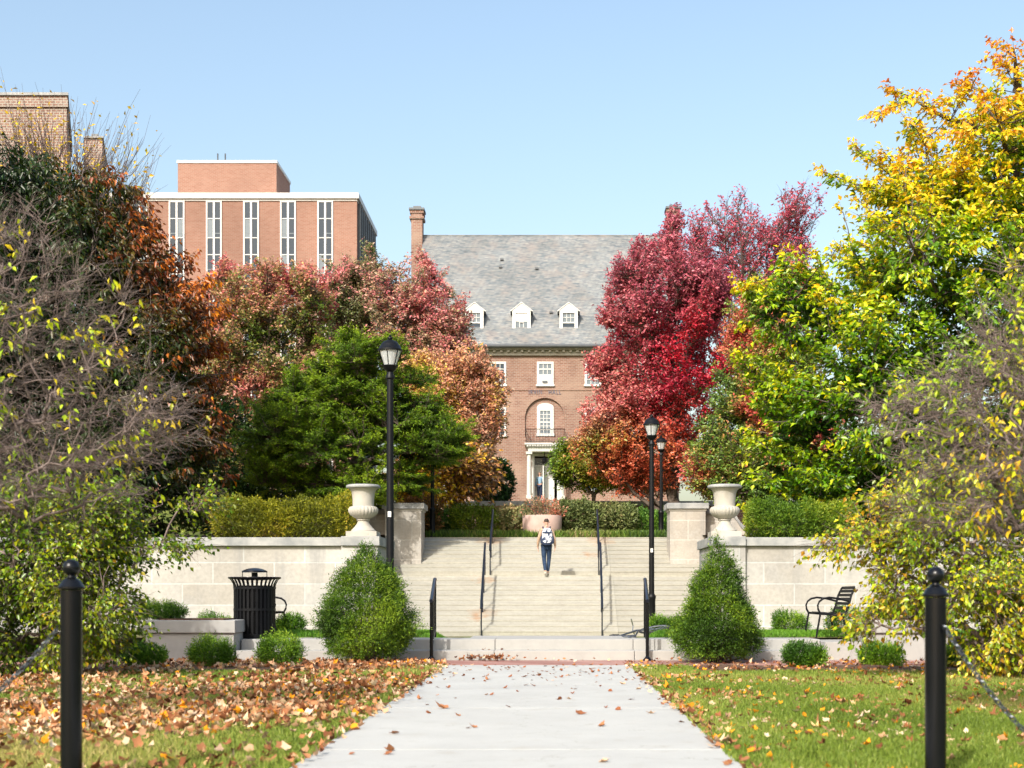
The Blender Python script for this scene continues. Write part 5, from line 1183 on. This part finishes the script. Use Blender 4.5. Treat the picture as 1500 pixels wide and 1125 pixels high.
# hedges on the retaining walls
def hedge(px0, px1, ptop, pbot, d, lab, seed, stops, n=30000, L=.08, lf=.3, nb=9, rd=.7, name='hedge', grp=None, z=None, lump=.14, cat='hedge', lscale=3.5, up=.35):
    r = np.random.default_rng(seed); el = []; z0 = Z(pbot, d) if z is None else z
    for i in range(nb):
        px = px0+(px1-px0)*(i+.5)/nb; hw = (px1-px0)/nb*.78; hh = (pbot-ptop)*r.uniform(.86, 1.04)
        el.append((X(px, d), d+r.uniform(-.15, .15), Z(pbot, d)+hh*d/FX*.5, hw*d/FX, rd*r.uniform(.8, 1.1), hh*d/FX*.5))
    return bush(name, lab, cat, (X((px0+px1)/2, d), d, z0), el, seed, n, L, lf, stops, grp, depth=.32, lump=lump, lscale=lscale, up=up, jit=.6, stems=12, stemr=.015)
hedge(322, 520, 726, 792, 32.0, 'clipped yellow-green yew hedge on top of the limestone wall beside the litter bin urn', 81, [(0, (72, 80, 12)), (.4, (108, 112, 18)), (.7, (142, 138, 26)), (1, (156, 122, 40))], 36000, .06, .3, 9, .8)
hedge(1098, 1250, 732, 795, 32.0, 'clipped dark green yew hedge on top of the limestone wall beside the bench', 82, [(0, (44, 74, 14)), (.5, (86, 116, 22)), (1, (140, 146, 38))], 32000, .06, .3, 8, .8)
grn = [(0, (42, 80, 28)), (.5, (72, 112, 36)), (1, (118, 150, 52))]
oli = [(0, (58, 72, 38)), (.45, (96, 108, 60)), (.75, (136, 136, 88)), (1, (176, 142, 106))]
gs_ = 'rounded shrubs along the top of the stairs'
hedge(628, 668, 742, 786, 49.5, 'dark green upright shrub on the terrace beside the distant pine-hidden lamp', 83, grn, 6000, .1, .3, 2, .7, 'evergreen_shrub', gs_, 3.0, cat='shrub', up=1)
hedge(664, 724, 742, 788, 49.2, 'yellow-green upright shrub on the terrace left of the upper stair handrail', 84, [(0, (64, 90, 14)), (.5, (106, 124, 22)), (1, (152, 150, 40))], 8000, .1, .3, 3, .8, 'evergreen_shrub', gs_, 3.0, cat='shrub', up=1)
hedge(716, 772, 738, 784, 49.6, 'olive grey-green rose bush left of the pink flower pot', 85, oli, 7500, .11, .5, 3, .8, 'rose_bush', gs_, 3.0, .2, cat='shrub', lscale=2)
hedge(816, 880, 736, 784, 49.6, 'olive grey-green rose bush right of the pink flower pot', 86, oli, 9500, .11, .5, 4, .9, 'rose_bush', gs_, 3.0, .2, cat='shrub', lscale=2)
hedge(872, 928, 740, 784, 50.2, 'olive rose bush beyond the right upper stair handrail', 87, oli, 7500, .11, .5, 3, .9, 'rose_bush', gs_, 3.0, .2, cat='shrub', lscale=2)
hedge(912, 984, 744, 786, 50.6, 'bright green shrub behind the stair lamp shaft', 88, grn, 7500, .1, .35, 4, .8, 'evergreen_shrub', gs_, 3.0, cat='shrub', up=.8)
hedge(700, 744, 662, 740, 60, 'tall dark green holly before the hall window left of the doorway', 89, [(0, (20, 44, 18)), (.5, (36, 68, 26)), (1, (62, 96, 34))], 9000, .13, .5, 2, .9, 'holly', None, 3.6, cat='shrub')
hedge(592, 640, 730, 790, 48.6, 'rusty brown shrub beside the shaded stone pier', 91, [(0, (56, 66, 24)), (.5, (120, 86, 48)), (1, (170, 120, 60))], 5000, .12, .5, 3, .7, 'rust_shrub', None, 3.0, .2, cat='shrub')
bk = [(0, (26, 46, 16)), (.5, (50, 78, 24)), (.8, (84, 104, 34)), (1, (120, 104, 50))]
g4 = 'dark shrubs at the back of the side terraces'
hedge(1130, 1330, 630, 790, 47, 'dense dark green shrub mass under the huge yellow-green tree, nearest the sunlit urn', 93, bk, 11000, .17, .5, 4, 1.2, 'background_shrub', g4, 2.9, .2, cat='shrub', lscale=1.2)
hedge(1310, 1600, 600, 790, 47.5, 'dense dark green shrub mass behind the crab apple over the bench', 94, bk, 13000, .17, .5, 5, 1.2, 'background_shrub', g4, 2.9, .2, cat='shrub', lscale=1.2)
hedge(330, 560, 690, 790, 47.5, 'dense dark green shrub mass between the pine and the yellow-green hedge', 95, bk, 11000, .17, .5, 4, 1.0, 'background_shrub', g4, 2.9, .2, cat='shrub', lscale=1.2)
hedge(-120, 350, 560, 790, 48, 'dense dark green shrub mass at the foot of the maroon tree', 96, bk, 16000, .19, .5, 6, 1.2, 'background_shrub', g4, 2.9, .2, cat='shrub', lscale=1.2)
# flowers in the pot
cx, cy = X(794, 47.6), 48.2
bush('pot_flowers', 'loose salmon pink flowers and green stems growing in the round pink pot', 'flowers', (cx, cy, 3.79), [(cx-.35, cy, 3.98, .5, .45, .3), (cx+.35, cy, 4.0, .55, .45, .34), (cx, cy-.1, 4.1, .6, .5, .42)], 92, 1700, .075, .5,
     [(0, (92, 108, 66)), (.45, (140, 132, 100)), (.75, (206, 150, 122)), (1, (224, 130, 110))], None, .8, .35, 4, .9, mat='leaf', wv=.5)
# ground cover strip at the stair top and grass tufts: uncountable
def tufts(name, lab, regions, seed, L, w, stops, per=1, mat='grass', zf=None, kind='stuff', lean=.35):
    r = np.random.default_rng(seed); PP = []
    for (x0, x1, y0, y1, n) in regions:
        PP.append(np.stack([r.uniform(x0, x1, n), r.uniform(y0, y1, n)], 1))
    Q = np.concatenate(PP); z = np.array([zf(a, b_) for a, b_ in Q]) if zf else np.zeros(len(Q))
    P = np.column_stack([Q, z]); keep = np.isfinite(z); P = P[keep]; m = len(P)
    D = np.column_stack([r.normal(0, lean, m), r.normal(0, lean, m), np.ones(m)])
    V, F = leafgeo(P, D, rdir(m, r), L*r.uniform(.5, 1.3, m), w*r.uniform(.7, 1.3, m), .1, .1)
    tt = .5+.45*nz(P, .9, seed)+r.normal(0, .15, m)
    col = np.clip(rampcol(tt, stops)*r.uniform(.75, 1.2, (m, 1)), .002, .9)
    o = nmesh(name, V, F, M[mat], None, cols=np.repeat(col, 4, 0)); return tag(o, lab, name.replace('_', ' '), None, kind)
GR = [(0, (92, 112, 36)), (.35, (116, 138, 50)), (.65, (144, 154, 70)), (1, (182, 164, 104))]
def lawnz(x, y):
    e_ = .035*math.sin(y*5.3)+.03*math.sin(y*13.1+1)+.02*math.sin(y*29)
    if PC-PH+max(0, e_) < x < PC+PH-max(0, e_): return float('nan')
    if y > 18.35+.15*math.sin(x*2.1) and (x < PC-PH-.85 or x > PC+PH+.85): return float('nan')
    return .016 if PC-PH < x < PC+PH else -.006
tufts('grass', 'short green lawn grass on both sides of the path', [(-4.6, -1.5, 7.5, 11, 52000), (1.1, 4.4, 7.5, 11, 56000), (-6.4, -1.5, 11, 15, 62000), (1.1, 5.6, 11, 15, 60000), (-8.5, -1.5, 15, 19.7, 52000), (1.1, 8, 15, 19.7, 52000)], 101, .055, .009, GR, zf=lawnz)
tufts('grass', 'strip of bright green grass on the raised bank below the stairs', [(-6.5, -1.35, 22.62, 24.6, 26000), (1.15, 7.5, 22.62, 24.6, 30000)], 102, .07, .012, [(0, (60, 110, 24)), (1, (120, 165, 50))], zf=lambda x, y: (bank(x, y)-.005 if (y > 23.75 or x < -1.5 or x > 1.3) else float('nan')))
tufts('ground_cover', 'band of bright green ground cover plants along the top step', [(-4.3, -1.1, 47.15, 48.6, 7000), (.9, 4.0, 47.15, 48.6, 7000), (-1.2, .9, 47.2, 48.4, 2500)], 103, .30, .05, [(0, (62, 84, 50)), (.35, (86, 116, 46)), (.6, (112, 138, 56)), (.8, (150, 146, 88)), (1, (160, 140, 120))], zf=lambda x, y: 3.0, lean=.5)

# ================================================================== FALLEN LEAVES
def drygeo(P, r, S, up=.5):
    """lobed curled leaves: centre + 10 rim points"""
    m = len(P); k = 10; a0 = np.arange(k)*2*math.pi/k
    rad = np.tile(np.array([1.0, .66, .88, .6, .74, .58, .74, .6, .88, .66]), (m, 1))*r.uniform(.68, 1.25, (m, k))
    Nn = nrm(np.column_stack([r.normal(0, up, m), r.normal(0, up, m), np.ones(m)])); U = nrm(np.cross(Nn, rdir(m, r))); W = np.cross(Nn, U)
    curl = r.uniform(-.2, 1.15, (m, 1))*rad**2*(.6+.8*np.abs(np.cos(a0[None]+r.uniform(0, 3, (m, 1)))))
    rim = P[:, None]+S[:, None, None]*(rad[..., None]*(U[:, None]*np.cos(a0)[None, :, None]+W[:, None]*np.sin(a0)[None, :, None])+curl[..., None]*Nn[:, None])
    V = np.concatenate([P[:, None], rim], 1).reshape(-1, 3)
    F = np.array([[0, 1+i, 1+(i+1) % k] for i in range(k)])[None]+(np.arange(m)*(k+1))[:, None, None]
    return V, F.reshape(-1, 3), k+1
DRY = [(0, (84, 48, 28)), (.25, (138, 84, 52)), (.5, (180, 126, 86)), (.72, (206, 170, 136)), (.9, (222, 200, 172)), (1.1, (212, 176, 120))]
def drycol(P, r, seed, per, wy=0):
    tt = .5+.2*nz(P, .8, seed)+r.normal(0, .26, len(P)); c = rampcol(tt, DRY)
    y = r.uniform(0, 1, len(P)) < .05+wy; c[y] = lin((226, 150, 30))
    return np.repeat(np.clip(c*r.uniform(.7, 1.15, (len(P), 1)), .01, .9), per, 0)
def scatter(regions, r, dens):
    out = []
    for x0, x1, y0, y1, n in regions:
        q = np.column_stack([r.uniform(x0, x1, n), r.uniform(y0, y1, n)]); p = dens(q); out.append(q[r.uniform(0, 1, n) < p])
    return np.concatenate(out)
r = np.random.default_rng(201)
def densL(q):
    n = nz(np.column_stack([q, q[:, 0]*0]), 1.5, 77); n2 = nz(np.column_stack([q[:, 0]*.6, q[:, 1]*1.3, q[:, 0]*0]), .8, 78)
    edge = np.clip((PC-PH-.02-q[:, 0])/.75, 0, 1)
    near = np.clip((q[:, 1]-8.1)/1.3, .35, 1)
    return np.clip(.56+.7*n+.5*n2, .05, 1)*(.25+.75*edge)*near
Q = scatter([(-4.5, -1.5, 7.5, 11, 4600), (-6.5, -1.5, 11, 15, 7800), (-9, -1.5, 15, 20.9, 9600)], r, densL)
P = np.column_stack([Q, r.uniform(.01, .06, len(Q))]); S = r.uniform(.026, .052, len(P))
V, F, per = drygeo(P, r, S, .8)
tag(nmesh('fallen_leaves', V, F, M['dry'], None, cols=drycol(P, r, 5, per)), 'thick scatter of curled tan fallen leaves covering the lawn by the litter bin side', 'fallen leaves', None, 'stuff')
def densR(q):
    n = nz(np.column_stack([q, q[:, 0]*0]), 1.6, 97)
    return np.clip(.30+.45*n, .05, 1)
Q = scatter([(1.1, 4.4, 7.5, 11, 1200), (1.1, 6, 11, 15, 3000), (1.1, 9, 15, 20.9, 5400)], r, densR)
P = np.column_stack([Q, r.uniform(.005, .035, len(Q))]); S = r.uniform(.022, .047, len(P))
V, F, per = drygeo(P, r, S, .5)
tag(nmesh('fallen_leaves', V, F, M['dry'], None, cols=drycol(P, r, 6, per, .12)), 'thin scatter of tan and orange fallen leaves on the greener lawn', 'fallen leaves', None, 'stuff')
# ragged leaf drift against the first step and along the path edges
Q1 = np.column_stack([r.normal(X(712, 21.2), .22, 70), r.uniform(21.15, 21.36, 70)])
Q2 = np.column_stack([r.uniform(-5, 5, 90), r.uniform(20.9, 21.36, 90)])
Q3 = np.column_stack([PC-PH+r.normal(.0, .05, 190), r.uniform(8, 19.7, 190)]); Q4 = np.column_stack([PC+PH-r.normal(.0, .05, 150), r.uniform(8, 19.7, 150)])
Q = np.concatenate([Q1, Q2, Q3, Q4]); P = np.column_stack([Q, r.uniform(.025, .05, len(Q))]); P[:70, 2] += r.uniform(0, .05, 70)
V, F, per = drygeo(P, r, r.uniform(.025, .048, len(P)), .5)
tag(nmesh('leaf_drift', V, F, M['dry'], None, cols=drycol(P, r, 7, per)), 'ragged drift of brown leaves against the broad steps and along the path edges', 'fallen leaves', None, 'stuff')
protos = []
for k in range(9):
    v, f, per = drygeo(np.zeros((1, 3)), r, np.array([r.uniform(.04, .055)]), .25); v = v-np.array([0, 0, v[:, 2].min()])
    me = bpy.data.meshes.new('dry_leaf'); me.from_pydata(v.tolist(), [], f.tolist()); a = me.color_attributes.new('tint', 'FLOAT_COLOR', 'POINT')
    c = rampcol(np.array([r.uniform(.15, .8)]), DRY)[0]
    for dd in a.data: dd.color = (*c, 1)
    me.materials.append(M['dry']); protos.append(me)
def pathleaf(x, y, z, me, s=1.0, lab='dry tan fallen leaf lying on the pale concrete path'):
    o = bpy.data.objects.new('fallen_leaf', me); C.objects.link(o); o.location = (x, y, z); o.rotation_euler = (0, 0, r.uniform(0, 6.28)); o.scale = (s, s, s*.8)
    tag(o, lab, 'leaf', 'dry leaves lying on the path')
known = [(650, 1038, 1.35), (848, 1046, 1.25), (578, 1075, 1.3), (572, 1100, 1.0), (772, 1004, .9), (570, 1105, 1.0), (884, 1116, .9), (880, 1064, .8), (695, 1066, .7), (686, 1067, .6), (770, 992, 1.1), (790, 990, .9), (744, 1036, .8), (712, 1018, .8), (820, 1025, .9), (835, 1024, .8), (925, 1025, 1.0), (905, 1040, .8), (955, 1045, .9), (628, 1045, .7), (640, 1007, .7), (563, 1043, .9), (912, 1002, .9), (780, 1005, 1.1), (660, 992, .7), (740, 1008, .9), (516, 1105, .7), (720, 1018, .7), (830, 990, .7), (850, 986, .7)]
for px, py, s_ in known:
    d = EYE*FX/(py-HY); pathleaf(X(px, d*.98), d*.98, .021, protos[r.integers(9)], s_)
for k in range(150):
    y = 20.0-abs(r.normal(0, 1)) * 3.2
    if y < 9.5: continue
    x = PC+r.uniform(-1.25, 1.25); pathleaf(x, min(y, 19.7), .021, protos[r.integers(9)], r.uniform(.4, .85))
for px, py in ((708, 957), (716, 957), (735, 958), (773, 957), (781, 957)):
    pathleaf(X(px, 21.6), 21.62, .166, protos[r.integers(9)], .8)

# ================================================================== LIGHT, SKY, CAMERA
az, el = R(24), R(37)
sun = bpy.data.lights.new('sun', 'SUN'); sun.energy = 3.15; sun.angle = R(.55); sun.color = (1, .945, .86)
so = bpy.data.objects.new('sun', sun); C.objects.link(so); so.location = (-20, -40, 40)
dirv = Vector((math.sin(az)*math.cos(el), math.cos(az)*math.cos(el), -math.sin(el))); so.rotation_euler = dirv.to_track_quat('-Z', 'Y').to_euler()
w = bpy.data.worlds.new('World'); bpy.context.scene.world = w; w.use_nodes = True; nt = w.node_tree
bg = nt.nodes['Background']; sky = nt.nodes.new('ShaderNodeTexSky'); sky.sky_type = 'NISHITA'; sky.sun_disc = False
sky.sun_elevation = el; sky.sun_rotation = math.pi+az; sky.air_density = 1.45; sky.dust_density = 4.0; sky.ozone_density = 1.2; sky.altitude = 0
nt.links.new(sky.outputs[0], bg.inputs[0]); bg.inputs[1].default_value = .15
cam = bpy.data.cameras.new('camera'); cam.sensor_width = 36; cam.lens = 48; cam.shift_x = -58/1500; cam.shift_y = 310.5/1500; cam.clip_end = 5000; cam.clip_start = .1
cam.dof.use_dof = True; cam.dof.focus_distance = 36; cam.dof.aperture_fstop = 3.2
co_ = bpy.data.objects.new('camera', cam); C.objects.link(co_); co_.location = (0, 0, EYE); co_.rotation_euler = (R(90), 0, 0)
sc = bpy.context.scene; sc.camera = co_
sc.view_settings.view_transform = 'Standard'; sc.view_settings.look = 'None'; sc.view_settings.exposure = .78; sc.view_settings.gamma = 1
sc.cycles.max_bounces = 6; sc.cycles.transparent_max_bounces = 4; sc.cycles.use_denoising = True
